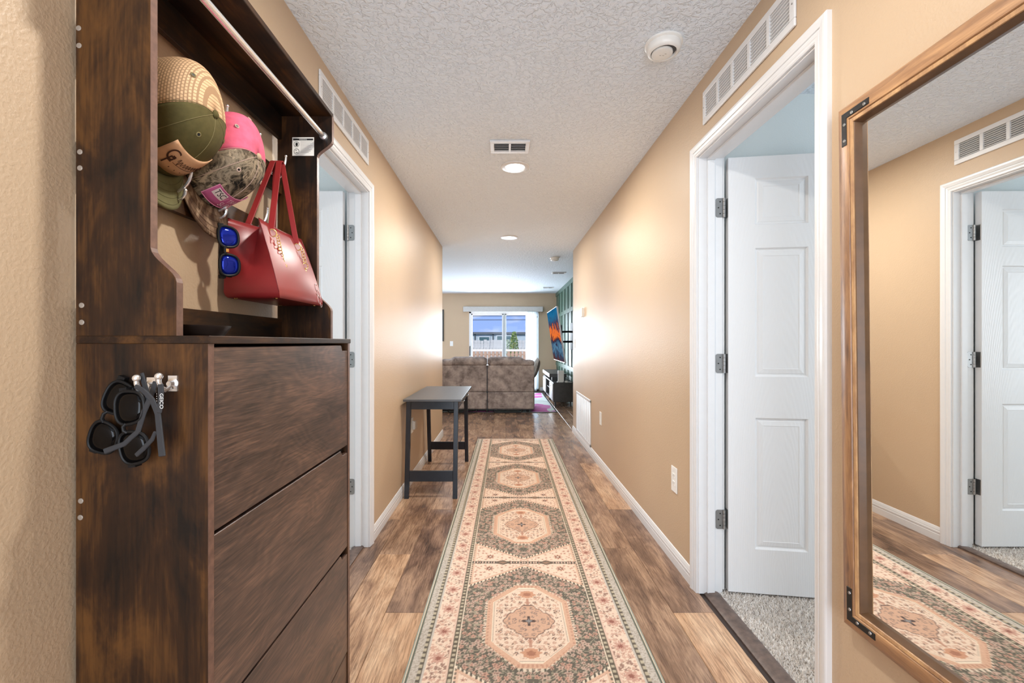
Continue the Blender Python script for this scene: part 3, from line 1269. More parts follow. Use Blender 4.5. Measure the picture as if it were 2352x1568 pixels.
def cap(name, label, fn, mats, cy, cz, x0, Rv_front, Ru, visor_len, extras):
    root = thing(name, (x0, cy, cz), label, 'cap', 'baseball caps on the hall tree hooks')
    H2 = math.pi / 2
    m = MB()
    crown_part(m, fn, -math.pi, 0, 0.0, H2 * 0.995, 36, 16)
    fr = m.build('front_panels', mats['front'], root, smooth=True, solid=0.002)
    m = MB()
    crown_part(m, fn, 0, math.pi, 0.0, H2 * 0.995, 36, 16)
    m.build('back_panels', mats['back'], root, smooth=True, solid=0.002)
    # seams
    s = MB()
    for th in (-H2, 0.02, math.pi - 0.02, R(-30), R(-150)):
        s.tube([fn(th, H2 * i / 14, 0.0012) for i in range(15)], 0.0007, 5)
    s.build('seam', mats['seam'], fr, smooth=True)
    bt = fn(-H2, H2)
    MB().ball(bt + Vector((0.002, 0, 0)), 0.0085, 14, (0.6, 1, 1)).build('button', mats['button'], root, smooth=True)
    # visor: hangs down from the front rim, curling towards the wall at its sides
    v = MB()

    def vis(i, j):
        th = -H2 + (i - 0.5) * 2 * R(72)
        p = fn(th, 0.02)
        w = (i - 0.5) * 2
        ext = visor_len * (1 - abs(w) ** 2.6)
        return (p.x + 0.010 * j * (1 - w * w) + 0.004 - 0.028 * (w * w) * (0.3 + 0.7 * j), p.y * 1.0 + (p.y - cy) * 0.10 * j, p.z - ext * j)
    v.grid(vis, 28, 10)
    vo = v.build('visor', mats['visor'], root, smooth=True, solid=0.004)
    st = MB()
    for q in (0.25, 0.45, 0.65, 0.85):
        st.tube([Vector(vis(i / 28, q)) + Vector((0.0024, 0, 0)) for i in range(2, 27)], 0.0005, 4)
    tag(st.build('stitching', mats['visor'], vo), kind='stuff')
    extras(root, fr)
    return root


def eyelet(fn, th, a, mat, parent):
    p = fn(th, a, 0.0012)
    q = fn(th, a, 0.010)
    d = (q - p).normalized()
    m = MB()
    m.torus(p, d, 0.0042, 0.0014, 14, 6)
    m.build('eyelet', mat, parent, smooth=True)
    MB().cyl(p - d * 0.001, p + d * 0.0004, 0.0034, n=10).build('eyelet_hole', M['black'], parent)


def surf_patch(mb, fn, th0, th1, a0, a1, off, nth=16, na=5):
    mb.grid(lambda i, j: fn(th0 + (th1 - th0) * i, a0 + (a1 - a0) * j, off), nth, na)


def surf_text(mb, fn, s, th0, a0, size_th, size_a, off):
    v, f = text_mesh(s, 1.0, 'LEFT')
    mb.add([fn(th0 + x * size_th, a0 + y * size_a, off) for x, y in v], f)


# olive and tan mesh cap
t = NT('tan_trucker_mesh')
co = t.coords()
chk = t.n('ShaderNodeTexBrick')
chk.inputs['Scale'].default_value = 1.0
chk.inputs['Color1'].default_value = (0.72, 0.47, 0.27, 1)
chk.inputs['Color2'].default_value = (0.64, 0.41, 0.23, 1)
chk.inputs['Mortar'].default_value = (0.36, 0.22, 0.12, 1)
chk.inputs['Mortar Size'].default_value = 0.0010
chk.inputs['Brick Width'].default_value = 0.0075
chk.inputs['Row Height'].default_value = 0.0050
t.l(t.coords((1, 1, 1), (R(90), 0, R(90))), chk.inputs['Vector'])
t.base(chk.outputs[0]).pr(0.8, 0, 0.2)
M['mesh_tan'] = t.m
olive = plain('olive_twill', (0.095, 0.078, 0.026), 0.85, spec=0.2, var=0.10, vscale=90, bump=(600, 0.2, 0.0006))
olive_dk = plain('olive_thread', (0.20, 0.16, 0.07), 0.85, spec=0.2)
leather = plain('tan_leather_patch', (0.66, 0.38, 0.21), 0.6, var=0.1)
brown_ink = plain('branded_brown', (0.060, 0.018, 0.006), 0.7)
c1y, c1z, c1x = 0.942, 1.632, -0.752
f1 = cap_fn(c1y, c1z, c1x, 0.086, 0.088, 0.145, 0.126, 0.042)


def extras1(root, fr):
    H2 = math.pi / 2
    m = MB()
    surf_patch(m, f1, -H2 - R(40), -H2 + R(44), R(7), R(35), 0.0032)
    pt = m.build('leather_patch', leather, root, smooth=True, solid=0.0016)
    m = MB()
    surf_text(m, f1, 'G', -H2 - R(33), R(17), R(21), R(19), 0.0047)
    surf_text(m, f1, 'F', -H2 - R(27), R(11), R(19), R(16), 0.0049)
    m.tube([f1(-H2 + R(-14 + 46 * i / 60), R(21.5 + 2.6 * math.sin(i * 0.95) * (1.6 if i < 6 or i > 54 else 1.0)), 0.0047) for i in range(61)], 0.0005, 4)
    surf_text(m, f1, '.  .  .  .', -H2 - R(14), R(11.5), R(13), R(11), 0.0047)
    m.build('lettering', brown_ink, pt)
    u = MB()
    u.tube([f1(-H2 + R(-16 + 52 * i / 12), R(17.5 - 1.0 * i / 12), 0.0047) for i in range(13)], 0.0006, 4)
    u.build('underline', brown_ink, pt)
    for th in (-H2 + R(-30), -H2 + R(62), R(40), R(140)):
        eyelet(f1, th, R(58), olive_dk, root)


cap('mesh_cap', 'olive baseball cap with tan mesh back and leather patch on the hall tree', f1,
    {'front': olive, 'back': M['mesh_tan'], 'seam': olive_dk, 'button': olive, 'visor': plain('olive_visor', (0.135, 0.125, 0.055), 0.85, spec=0.2, var=0.12)}, c1y, c1z, c1x, 0.106, 0.086, 0.075, extras1)

# pink and camouflage cap
t = NT('camouflage_cloth')
co = t.coords()
n1 = t.noise(co, 26, 4, 0.6, 1.2)
n2 = t.noise(t.coords((1, 3, 1), loc=(2, 5, 1)), 30, 5, 0.7, 1.6)
a_ = t.ramp(n1, [(0.38, (0.012, 0.010, 0.008)), (0.46, (0.10, 0.075, 0.048)), (0.56, (0.30, 0.235, 0.16)), (0.66, (0.05, 0.040, 0.025))])
t.base(t.mix(t.ramp(n2, [(0.56, (0, 0, 0)), (0.62, (1, 1, 1))]), a_, (0.42, 0.32, 0.21))).pr(0.85, 0, 0.2)
M['camo'] = t.m
t = NT('camouflage_visor')
n1 = t.noise(t.coords((1, 2.2, 1)), 20, 4, 0.55, 0.9)
t.base(t.ramp(n1, [(0.40, (0.085, 0.045, 0.026)), (0.52, (0.20, 0.125, 0.075)), (0.62, (0.33, 0.23, 0.15)), (0.7, (0.12, 0.07, 0.04))])).pr(0.85, 0, 0.2)
M['camo_visor'] = t.m
pink = plain('washed_pink_twill', (0.68, 0.125, 0.205), 0.85, spec=0.2, var=0.16, vscale=40, bump=(600, 0.2, 0.0006))
pink_lt = plain('pale_thread', (0.50, 0.34, 0.27), 0.8)
mauve = plain('mauve_patch', (0.50, 0.10, 0.24), 0.7, var=0.1)
c2y, c2z, c2x = 1.104, 1.604, -0.752
f2 = cap_fn(c2y, c2z, c2x, 0.086, 0.080, 0.140, 0.128, 0.048)


def extras2(root, fr):
    H2 = math.pi / 2
    m = MB()
    surf_patch(m, f2, -H2 - R(38), -H2 + R(46), R(5), R(24), 0.0030)
    pt = m.build('woven_patch', mauve, root, smooth=True, solid=0.0014)
    w = MB()
    surf_patch(w, f2, -H2 - R(33), -H2 - R(9), R(12.5), R(22), 0.0042, 8, 3)
    w.build('white_field', plain('patch_white', (0.75, 0.62, 0.58), 0.7), pt, solid=0.0003)
    m = MB()
    surf_text(m, f2, 'TSC', -H2 - R(32), R(14.5), R(12), R(9), 0.0048)
    m.build('lettering', ink, pt)
    m = MB()
    surf_text(m, f2, '/ TRACTOR', -H2 - R(8), R(14.5), R(11), R(8.5), 0.0045)
    surf_text(m, f2, 'SUPPLY', -H2 - R(6), R(7), R(12), R(8.5), 0.0045)
    m.build('lettering', plain('patch_pink_thread', (0.85, 0.60, 0.68), 0.7), pt)
    e = MB()
    loop = [f2(-H2 - R(38) + R(84) * i / 16, R(24), 0.0040) for i in range(17)] + [f2(-H2 + R(46) - R(84) * i / 16, R(5), 0.0040) for i in range(17)]
    e.tube(loop, 0.0011, 5, closed=True)
    e.build('patch_border', plain('patch_border_pink', (0.80, 0.30, 0.45), 0.7), pt)
    for th in (R(35), R(145), R(90), -H2 - R(45), -H2 + R(50)):
        eyelet(f2, th, R(52), pink_lt, root)


cap('camouflage_cap', 'pink and camouflage baseball cap with mauve patch beside the olive cap', f2,
    {'front': M['camo'], 'back': pink, 'seam': pink_lt, 'button': plain('cream_button', (0.45, 0.32, 0.20), 0.8), 'visor': M['camo_visor']}, c2y, c2z, c2x, 0.108, 0.084, 0.080, extras2)

# ------------------------------------------------------------------ sunglasses
lens_blue = NT('blue_mirror_lens')
lens_blue.base((0.006, 0.022, 0.36)).pr(0.07, 0.7, 0.8)
lens_blue = lens_blue.m
lens_black = NT('black_lens')
lens_black.base((0.003, 0.0025, 0.0025)).pr(0.08, 0, 0.18)
lens_black = lens_black.m
frame_black = plain('matt_black_frame', (0.006, 0.006, 0.0065), 0.5, spec=0.25, var=0.05)
arm_grey = plain('satin_charcoal_arm', (0.035, 0.036, 0.040), 0.55, spec=0.3, var=0.05)


def lens_outline(cx, w, h, n=32, k=0.74, skew=0.0):
    pts = []
    for i in range(n):
        a = 2 * math.pi * i / n
        c, s = math.cos(a), math.sin(a)
        x = math.copysign(abs(c) ** k, c) * w / 2
        z = math.copysign(abs(s) ** k, s) * h / 2
        x *= 1 + 0.10 * (z / h) * 2 * (1)
        pts.append((cx + x, z))
    return pts


def glasses_front(root, mat4, lens_mat, frame_mat, w=0.052, h=0.043, gap=0.019, rim=0.0030):
    fr = MB()
    fr.xf = mat4
    for s in (-1, 1):
        cx = s * (w / 2 + gap / 2)
        ol = lens_outline(cx, w, h)
        fr.tube([(x, -0.25 * (x ** 2) * 4, z) for x, z in ol], rim, 8, closed=True)
        fr.box(s * (gap / 2 + w - 0.002), s * (gap / 2 + w + 0.007), -0.022, -0.008, h * 0.16, h * 0.42)
    fr.tube([(-gap / 2 - 0.001, 0, h * 0.16), (-gap / 4, 0.002, h * 0.24), (gap / 4, 0.002, h * 0.24), (gap / 2 + 0.001, 0, h * 0.16)], rim * 1.1, 8)
    fo = fr.build('frame_front', frame_mat, root, smooth='auto')
    for s in (-1, 1):
        cx = s * (w / 2 + gap / 2)
        ol = lens_outline(cx, w - 0.003, h - 0.003)
        lm = MB()
        lm.xf = mat4
        V = [(cx, -0.25 * cx * cx * 4 + 0.0028, 0)] + [(cx + (x - cx) * 0.6, -0.25 * x * x * 4 + 0.0018, z * 0.6) for x, z in ol] + [(x, -0.25 * x * x * 4, z) for x, z in ol]
        n = len(ol)
        F = []
        for i in range(n):
            j = (i + 1) % n
            F.append((0, 1 + i, 1 + j))
            F.append((1 + i, 1 + n + i, 1 + n + j, 1 + j))
        lm.add(V, F)
        lm.build('lens', lens_mat, root, smooth=True, solid=0.0012)
    return fo


# blue pair hanging upright from the lower hook board
bx, by, bz = -0.712, 1.128, 1.418
nrm = Vector((0.80, -0.60, 0)).normalized()
updir = Vector((0.03, 0.02, -1)).normalized()      # width axis of the glasses hangs down
side = nrm.cross(updir).normalized()
mt = Matrix(((updir.x, nrm.x, -side.x, bx), (updir.y, nrm.y, -side.y, by), (updir.z, nrm.z, -side.z, bz), (0, 0, 0, 1)))
bg = thing('sunglasses', (bx, by, bz), 'black sunglasses with blue mirror lenses hanging beside the red handbag', 'sunglasses', 'sunglasses on the hall tree')
glasses_front(bg, mt, lens_blue, frame_black, 0.054, 0.047, rim=0.0034)
for k_, s in enumerate((-1, 1)):
    am = MB()
    am.xf = mt
    y0 = -0.020 - 0.007 * k_
    am.ribbon([(s * 0.062, y0 + 0.006, 0.012), (s * 0.055, y0, 0.012), (0, y0, 0.010), (-s * 0.045, y0, 0.004), (-s * 0.066, y0, -0.006)], [(0, 0, 0.009), (0, 0, 0.009), (0, 0, 0.008), (0, 0, 0.009), (0, 0, 0.011)], 0.0035)
    am.build('temple_arm', frame_black, bg, bevel=0.001)
mm = MB()
mm.xf = mt
mm.box(-0.004, 0.004, 0.002, 0.005, 0.003, 0.012)
mm.build('gold_plate', M['gold'], bg)


# two black pairs hanging on the near side of the cabinet
def black_pair(label, c0, c1, y, arms, lettering=None):
    a, b = Vector(P(*c0)), Vector(P(*c1))
    mid = (a + b) / 2
    mid.y = y
    xdir = (b - a)
    xdir.y = 0
    xdir.normalize()
    ydir = Vector((0, -1, 0))
    zdir = xdir.cross(ydir).normalized()
    mt = Matrix(((xdir.x, ydir.x, zdir.x, mid.x), (xdir.y, ydir.y, zdir.y, mid.y), (xdir.z, ydir.z, zdir.z, mid.z), (0, 0, 0, 1)))
    root = thing('sunglasses', (mid.x, y, mid.z), label, 'sunglasses', 'sunglasses on the hall tree')
    gap = (b - a).length * 1.02 - 0.056
    glasses_front(root, mt, lens_black, frame_black, 0.056, 0.050, gap, 0.0028)
    for (pts, wpx, ya) in arms:
        p3 = [Vector(P(px, py, ya)) for px, py in pts]
        p3 = [Vector((q.x, ya - 0.001 * i, q.z)) for i, q in enumerate(p3)]
        am = MB()
        ws = []
        for i in range(len(p3)):
            d = (p3[min(i + 1, len(p3) - 1)] - p3[max(i - 1, 0)]).normalized()
            w = d.cross(Vector((0, 1, 0))).normalized() * (wpx[i] if isinstance(wpx, list) else wpx) / (1000.0 / HY0)
            ws.append(w)
        am.ribbon(p3, ws, 0.0034)
        ao = am.build('temple_arm', arm_grey, root, bevel=0.0012)
    if lettering:
        (px, py, ya, size, txt) = lettering
        o = Vector(P(px, py, ya))
        v, f = text_mesh(txt, size)
        lm = MB()
        lm.add([(o.x + yy, o.y, o.z - xx) for xx, yy in v], f)
        v, f = text_mesh('- - - -', size * 0.75)
        lm.add([(o.x + yy - 0.0065, o.y, o.z - xx) for xx, yy in v], f)
        lm.build('lettering', M['plastic'], root)
    return root


black_pair('black sunglasses with tilted lenses and crossed grey arms on the cabinet side', (291, 913), (257, 1000), HY0 - 0.018,
           [([(326, 856), (331, 875), (341, 905), (335, 940), (318, 1000), (330, 985)], [8, 11, 10, 10, 9, 8], HY0 - 0.026),
            ([(357, 876), (347, 912), (333, 945), (320, 990), (290, 1018), (245, 1035)], [10, 12, 12, 12, 11, 12], HY0 - 0.034)])
black_pair('black sunglasses with white lettering on the arm, hanging beside the side hook', (336, 930), (346, 1016), HY0 - 0.036,
           [([(310, 886), (330, 896), (352, 918), (366, 950), (372, 1000), (378, 1046)], [9, 11, 12, 13, 14, 15], HY0 - 0.052),
            ([(369, 882), (371, 905), (371, 925), (369, 948)], [12, 12, 12, 10], HY0 - 0.060),
            ([(312, 1046), (330, 1030), (352, 1008), (360, 990)], [9, 10, 9, 7], HY0 - 0.050)],
           (367, 903, HY0 - 0.0672, 0.0085, 'GEICO'))

# ------------------------------------------------------------------ red handbag
bag = thing('handbag', (-0.69, 1.325, 1.297), 'red leather handbag with gold rings and chain hanging from a hook', 'handbag')
t = NT('red_leather')
co = t.coords()
nz = t.noise(co, 420, 3)
t.base(t.ramp(t.noise(co, 8, 2), [(0.3, (0.220, 0.016, 0.017)), (0.7, (0.280, 0.024, 0.024))])).pr(0.36, 0, 0.5)
t.bump(nz, 0.10, 0.0008)
M['red'] = t.m
M['red_dk'] = plain('red_edge_paint', (0.16, 0.012, 0.014), 0.4)
M['red_lining'] = plain('dark_lining', (0.05, 0.006, 0.006), 0.8)
BZ0, BZ1 = 1.305, 1.522


def bag_ring(q):
    """perimeter (x, y) at height fraction q: wide base, gathered top with folded gussets"""
    e = q ** 1.15
    xb = -0.764 + 0.006 * e
    xf = -0.612 - 0.060 * e
    y0 = 1.188 + 0.004 * e
    y1 = 1.472 - 0.030 * e
    fold = 0.085 * max(0.0, (q - 0.28) / 0.72) ** 1.1
    pts = []
    def side(p, r, n):
        for i in range(n):
            tt = i / n
            pts.append((p[0] + (r[0] - p[0]) * tt, p[1] + (r[1] - p[1]) * tt))
    bulge = 0.010 * math.sin(math.pi * min(1, q * 0.9 + 0.1))
    n = 18
    # front side (near -> far)
    for i in range(n):
        tt = i / n
        pts.append((xf + bulge * math.sin(math.pi * tt), y0 + (y1 - y0) * tt))
    ng = 12
    for i in range(ng):        # far gusset, front -> back
        tt = i / ng
        pts.append((xf + (xb - xf) * tt, y1 - fold * (1 - abs(2 * tt - 1)) ** 1.0))
    for i in range(n):         # back, far -> near
        tt = i / n
        pts.append((xb, y1 + (y0 - y1) * tt))
    for i in range(ng):        # near gusset, back -> front
        tt = i / ng
        pts.append((xb + (xf - xb) * tt, y0 + fold * (1 - abs(2 * tt - 1))))
    return pts


NR = 60
mb = MB()
levels = [0, 0.02, 0.06, 0.15, 0.25, 0.35, 0.45, 0.55, 0.65, 0.75, 0.85, 0.93, 1.0]
V = []
for q in levels:
    ring = bag_ring(q)
    sh = 0.93 if q == 0 else (0.975 if q == 0.02 else 1.0)
    cxm, cym = -0.69, 1.325
    for (x, y) in ring:
        zz = BZ0 + (BZ1 - BZ0) * q
        # front panel edge dips between the handles
        if q > 0.8:
            zz -= 0.010 * (q - 0.8) / 0.2 * max(0.0, math.sin(math.pi * min(max((y - 1.18) / 0.265, 0), 1))) * 0.6
        V.append((cxm + (x - cxm) * sh, cym + (y - cym) * sh, zz))
n = len(bag_ring(0))
F = [tuple(range(n))[::-1]]
for j in range(len(levels) - 1):
    for i in range(n):
        i2 = (i + 1) % n
        F.append((j * n + i, j * n + i2, j * n + n + i2, j * n + n + i))
mb.add(V, F)
body = mb.build('body', M['red'], bag, smooth='auto', solid=0.003, angle=38)
# seams: front near edge, bottom welt, top rim
wl = MB()
wl.tube([V[j * n + 0] for j in range(2, len(levels))], 0.0014, 6)
wl.tube([V[j * n + 18] for j in range(2, len(levels))], 0.0014, 6)
wl.tube([(x * 1.0, y, z - 0.0005) for (x, y, z) in V[2 * n:3 * n]], 0.0013, 5, closed=True)
wl.tube(V[(len(levels) - 1) * n:len(levels) * n], 0.0018, 6, closed=True)
wl.build('piping', M['red_dk'], body, smooth=True)
ln = MB()
ring = bag_ring(0.72)
ln.add([(x * 0.998 - 0.0014, 1.325 + (y - 1.325) * 0.985, BZ0 + 0.72 * (BZ1 - BZ0)) for x, y in ring], [tuple(range(n))])
ln.build('lining', M['red_lining'], bag)
for x, y in ((-0.632, 1.205), (-0.632, 1.445), (-0.742, 1.205), (-0.742, 1.445)):
    MB().lathe((x, y, BZ0 - 0.004), [(0.001, 0), (0.004, 0.001), (0.0052, 0.003), (0.0052, 0.005)], 12).build('metal_foot', M['gold'], bag, smooth='auto')
HKX, HKY, HKZ = -0.7300, 1.415, 1.748      # where the handles hang on the hook
APY = 1.398


def handle(near, far, xo):
    pts, ws = [], []
    N, Fp = Vector(near), Vector(far)
    A1, A2 = Vector((HKX + xo, APY - 0.010, 1.757)), Vector((HKX + xo, APY + 0.010, 1.757))
    top = Vector((HKX + xo, APY, 1.763))
    seq = [N, N.lerp(A1, 0.33), N.lerp(A1, 0.66), A1, top, A2, A2.lerp(Fp, 0.33), A2.lerp(Fp, 0.66), Fp]
    h = MB()
    h.ribbon(seq, Vector((0.016, 0.004, 0)), 0.0045)
    return h.build('handle', M['red'], bag, bevel=0.0012)


h1n, h1f = (-0.662, 1.236, 1.502), (-0.655, 1.372, 1.492)
h2n, h2f = (-0.748, 1.262, 1.510), (-0.748, 1.405, 1.505)
handle(h1n, h1f, 0.012)
handle(h2n, h2f, -0.008)
for (x, y, z) in (h1n, h1f):
    MB().torus((x + 0.004, y, z - 0.010), (0.55, -0.8, 0.1), 0.0105, 0.0016, 20, 6).build('ring', M['gold'], bag, smooth=True)
for (x, y, z) in (h2n, h2f):
    MB().torus((x, y, z - 0.006), (0.55, -0.8, 0.1), 0.008, 0.0014, 18, 6).build('ring', M['gold'], bag, smooth=True)
# chain with clasps dropping over the front from both front rings
for (x, y, z), cnt in ((h1n, 9), (h1f, 5)):
    chn = MB()
    p = Vector((x + 0.018, y + 0.002, z - 0.020))
    for i in range(cnt):
        nr = (0.8, -0.6, 0.1) if i % 2 == 0 else (0.2, 0.9, 0.2)
        c = p + Vector((0.0012 * i, 0.0012 * i, -0.0085 * i))
        chn.torus(c, nr, 0.0048, 0.0012, 14, 5)
    c = p + Vector((0.0012 * cnt + 0.001, 0.0012 * cnt, -0.0085 * cnt - 0.006))
    chn.torus(c, (0.8, -0.6, 0.1), 0.0085, 0.0014, 18, 5)
    chn.tube([c + Vector((0.001, 0, -0.008)), c + Vector((0.002, 0.002, -0.026)), c + Vector((0.003, 0.004, -0.034))], [0.0022, 0.0016, 0.001], 6)
    tag(chn.build('chain', M['gold'], bag, smooth=True), kind='stuff')
# swirling silver script embossed low on the far end of the front
sw = MB()
for (cy_, cz_, rr, a0, a1) in ((1.438, 1.362, 0.013, 40, 330), (1.446, 1.340, 0.012, 120, 420), (1.440, 1.322, 0.014, 10, 300), (1.450, 1.306, 0.008, 90, 380), (1.430, 1.344, 0.008, 180, 470)):
    pts = []
    for i in range(17):
        a = R(a0 + (a1 - a0) * i / 16)
        y = cy_ + rr * math.cos(a) * 0.8
        z = cz_ + rr * math.sin(a)
        q = (z - BZ0) / (BZ1 - BZ0)
        tt = (y - 1.178) / 0.29
        e = max(q, 0) ** 1.15
        xf = -0.612 - 0.060 * e + 0.010 * math.sin(math.pi * min(1, q * 0.9 + 0.1)) * math.sin(math.pi * min(max(tt, 0), 1)) + 0.0022
        pts.append((xf, y, z))
    sw.tube(pts, 0.0007, 5)
sw.build('embossed_script', plain('silver_foil', (0.75, 0.62, 0.60), 0.3, 0.7), bag, smooth=True)
# ------------------------------------------------------------------ framed mirror on the right wall
t = NT('acacia_frame')
fib = t.noise(t.coords((14, 14, 1.6)), 5, 6, 0.65, 0.8)
blot = t.noise(t.coords((6, 6, 1.5)), 2.2, 4, 0.6, 0.5)
mm_ = t.math('ADD', t.math('MULTIPLY', fib, 0.5), t.math('MULTIPLY', blot, 0.5))
t.base(t.ramp(mm_, [(0.36, (0.115, 0.060, 0.038)), (0.50, (0.300, 0.155, 0.075)), (0.66, (0.520, 0.290, 0.130))])).pr(0.36, 0, 0.5)
t.bump(fib, 0.12, 0.001)
M['acacia_z'] = t.m
t = NT('acacia_frame_across')
fib = t.noise(t.coords((14, 1.6, 14)), 5, 6, 0.65, 0.8)
blot = t.noise(t.coords((6, 1.5, 6)), 2.2, 4, 0.6, 0.5)
mm_ = t.math('ADD', t.math('MULTIPLY', fib, 0.5), t.math('MULTIPLY', blot, 0.5))
t.base(t.ramp(mm_, [(0.34, (0.150, 0.078, 0.045)), (0.50, (0.360, 0.190, 0.090)), (0.64, (0.560, 0.320, 0.150))])).pr(0.36, 0, 0.5)
t.bump(fib, 0.12, 0.001)
M['acacia_y'] = t.m

MY0, MY1, MZ0, MZ1 = 0.40, 1.142, 0.452, 1.802
mir = thing('wall_mirror', (XR, (MY0 + MY1) / 2, MZ0), 'large wood framed mirror with black corner brackets', 'mirror')
FW = 0.062
# profile across the frame: (offset from the outer edge, distance from the wall)
PRO = [(0.0, 0.0005), (0.0, 0.020), (0.003, 0.026), (0.010, 0.031), (0.030, 0.034), (0.036, 0.0325), (0.0375, 0.033), (0.052, 0.033), (0.062, 0.0315), (0.063, 0.012), (0.063, 0.0005)]


def frame_side(name, corners, inward, mat):
    """mitred frame side; corners = two outer (y, z) points, inward = two (dy, dz) directions per unit offset"""
    m = MB()
    V, F = [], []
    for (o, h) in PRO:
        for c, d in zip(corners, inward):
            V.append((XR - h, c[0] + d[0] * o, c[1] + d[1] * o))
    n = len(PRO)
    for i in range(n - 1):
        F.append((i * 2, i * 2 + 1, i * 2 + 3, i * 2 + 2))
    F.append(tuple(i * 2 for i in range(n)))
    F.append(tuple(i * 2 + 1 for i in range(n)))
    m.add(V, F)
    return m.build(name, mat, mir, smooth='auto', angle=30)


t = NT('pale_inner_lip')
t.base(t.ramp(t.noise(t.coords((8, 8, 2.5)), 5, 5, 0.6), [(0.35, (0.33, 0.175, 0.085)), (0.65, (0.60, 0.36, 0.17))])).pr(0.36, 0, 0.5)
M['acacia_lip'] = t.m
M['acacia_dark'] = plain('dark_rabbet', (0.13, 0.066, 0.030), 0.4, var=0.2, vscale=20)
PRO_ALL = PRO
for side_c, side_d, nm_, mt2 in (([(MY1, MZ0), (MY1, MZ1)], [(-1, 1), (-1, -1)], 'frame_stile', M['acacia_z']), ([(MY0, MZ0), (MY0, MZ1)], [(1, 1), (1, -1)], 'frame_stile', M['acacia_z']),
                                 ([(MY0, MZ1), (MY1, MZ1)], [(1, -1), (-1, -1)], 'frame_rail', M['acacia_y']), ([(MY0, MZ0), (MY1, MZ0)], [(1, 1), (-1, 1)], 'frame_rail', M['acacia_y'])):
    PRO = [(0.0, 0.0005), (0.0, 0.020), (0.003, 0.026), (0.010, 0.031), (0.030, 0.034), (0.044, 0.0335), (0.0455, 0.031), (0.0455, 0.0005)]
    frame_side(nm_, side_c, side_d, mt2)
    PRO = [(0.0460, 0.0005), (0.0460, 0.0305), (0.0475, 0.0318), (0.0555, 0.0312), (0.0565, 0.0300), (0.0565, 0.0005)]
    frame_side('inner_lip', side_c, side_d, M['acacia_lip'])
    PRO = [(0.0567, 0.0005), (0.0567, 0.0285), (0.0580, 0.0275), (0.0625, 0.0120), (0.0630, 0.0005)]
    frame_side('rabbet', side_c, side_d, M['acacia_dark'])
MB().box(XR - 0.012, XR - 0.0015, MY0 + 0.060, MY1 - 0.060, MZ0 + 0.060, MZ1 - 0.060).build('mirror_glass', M['mirror'], mir)
for (yc, zc, sy, sz) in ((MY1, MZ1, -1, -1), (MY1, MZ0, -1, 1), (MY0, MZ1, 1, -1), (MY0, MZ0, 1, 1)):
    a0, w_, ln_ = 0.024, 0.016, 0.085
    P_ = lambda u, v: (yc + sy * u, zc + sz * v)
    poly = [P_(a0, a0), P_(a0 + ln_, a0), P_(a0 + ln_, a0 + w_), P_(a0 + w_, a0 + w_), P_(a0 + w_, a0 + ln_), P_(a0, a0 + ln_)]
    b = MB().prism(poly, 'x', XR - 0.0355, XR - 0.0315).build('corner_bracket', M['black_metal'], mir, bevel=0.001)
    for u, v in ((a0 + 0.010, a0 + 0.072), (a0 + 0.010, a0 + 0.030), (a0 + 0.034, a0 + 0.010), (a0 + 0.072, a0 + 0.010)):
        yy, zz = P_(u, v)
        MB().lathe((XR - 0.0353, yy, zz), [(0.0042, 0), (0.0036, 0.0014), (0.001, 0.002)], 12, (-1, 0, 0)).build('screw', M['nickel'], b, smooth='auto')
mir.rotation_euler = (R(-0.8), 0, 0)


# ------------------------------------------------------------------ wall and ceiling registers
M['vent_dark'] = plain('vent_inside', (0.10, 0.10, 0.10), 0.9)


def wall_register(label, xw, s, y0, y1, z0, z1, n_open, group):
    """high return register: frame with bars and slanted louvres; s = outwards direction"""
    root = thing('air_register', (xw, (y0 + y1) / 2, z0), label, 'air vent', group)
    b = 0.026
    f = MB()
    xo = xw + s * 0.009
    f.box(xw + s * 0.0005, xo, y0, y1, z0, z0 + b)
    f.box(xw + s * 0.0005, xo, y0, y1, z1 - b, z1)
    f.box(xw + s * 0.0005, xo, y0, y0 + b, z0 + b, z1 - b)
    f.box(xw + s * 0.0005, xo, y1 - b, y1, z0 + b, z1 - b)
    f.build('frame', M['trim'], root, bevel=0.003, seg=2)
    MB().box(xw + s * 0.0003, xw + s * 0.0010, y0 + b, y1 - b, z0 + b, z1 - b).build('backing', M['vent_dark'], root)
    bw = 0.016
    span = (y1 - y0 - 2 * b - bw * (n_open - 1)) / n_open
    for i in range(n_open):
        ya = y0 + b + i * (span + bw)
        if i:
            MB().box(xw + s * 0.001, xo, ya - bw, ya, z0 + b, z1 - b).build('bar', M['trim'], root)
        nl = 8
        for k in range(nl):
            zc = z0 + b + (k + 0.5) * (z1 - z0 - 2 * b) / nl
            l = MB()
            hh = (z1 - z0 - 2 * b) / nl
            l.hexa([(xw + s * 0.0012, ya, zc - hh * 0.30), (xw + s * 0.0080, ya, zc - hh * 0.06), (xw + s * 0.0080, ya + span, zc - hh * 0.06), (xw + s * 0.0012, ya + span, zc - hh * 0.30),
                    (xw + s * 0.0012, ya, zc - hh * 0.20), (xw + s * 0.0080, ya, zc + hh * 0.10), (xw + s * 0.0080, ya + span, zc + hh * 0.10), (xw + s * 0.0012, ya + span, zc - hh * 0.20)])
            l.build('louvre', M['trim'], root)
    for yy in (y0 + 0.011, y1 - 0.011):
        MB().lathe((xo, yy, (z0 + z1) / 2), [(0.003, 0), (0.0022, 0.001), (0.0005, 0.0012)], 10, (s, 0, 0)).build('screw', M['nickel'], root, smooth='auto')
    return root


wall_register('long white air register above the open six panel door beside the mirror', XR, -1, 1.360, 1.990, 2.172, 2.322, 5, 'high wall registers')
wall_register('long white air register above the doorway behind the hall tree', XL, 1, 1.838, 2.500, 2.197, 2.338, 5, 'high wall registers')

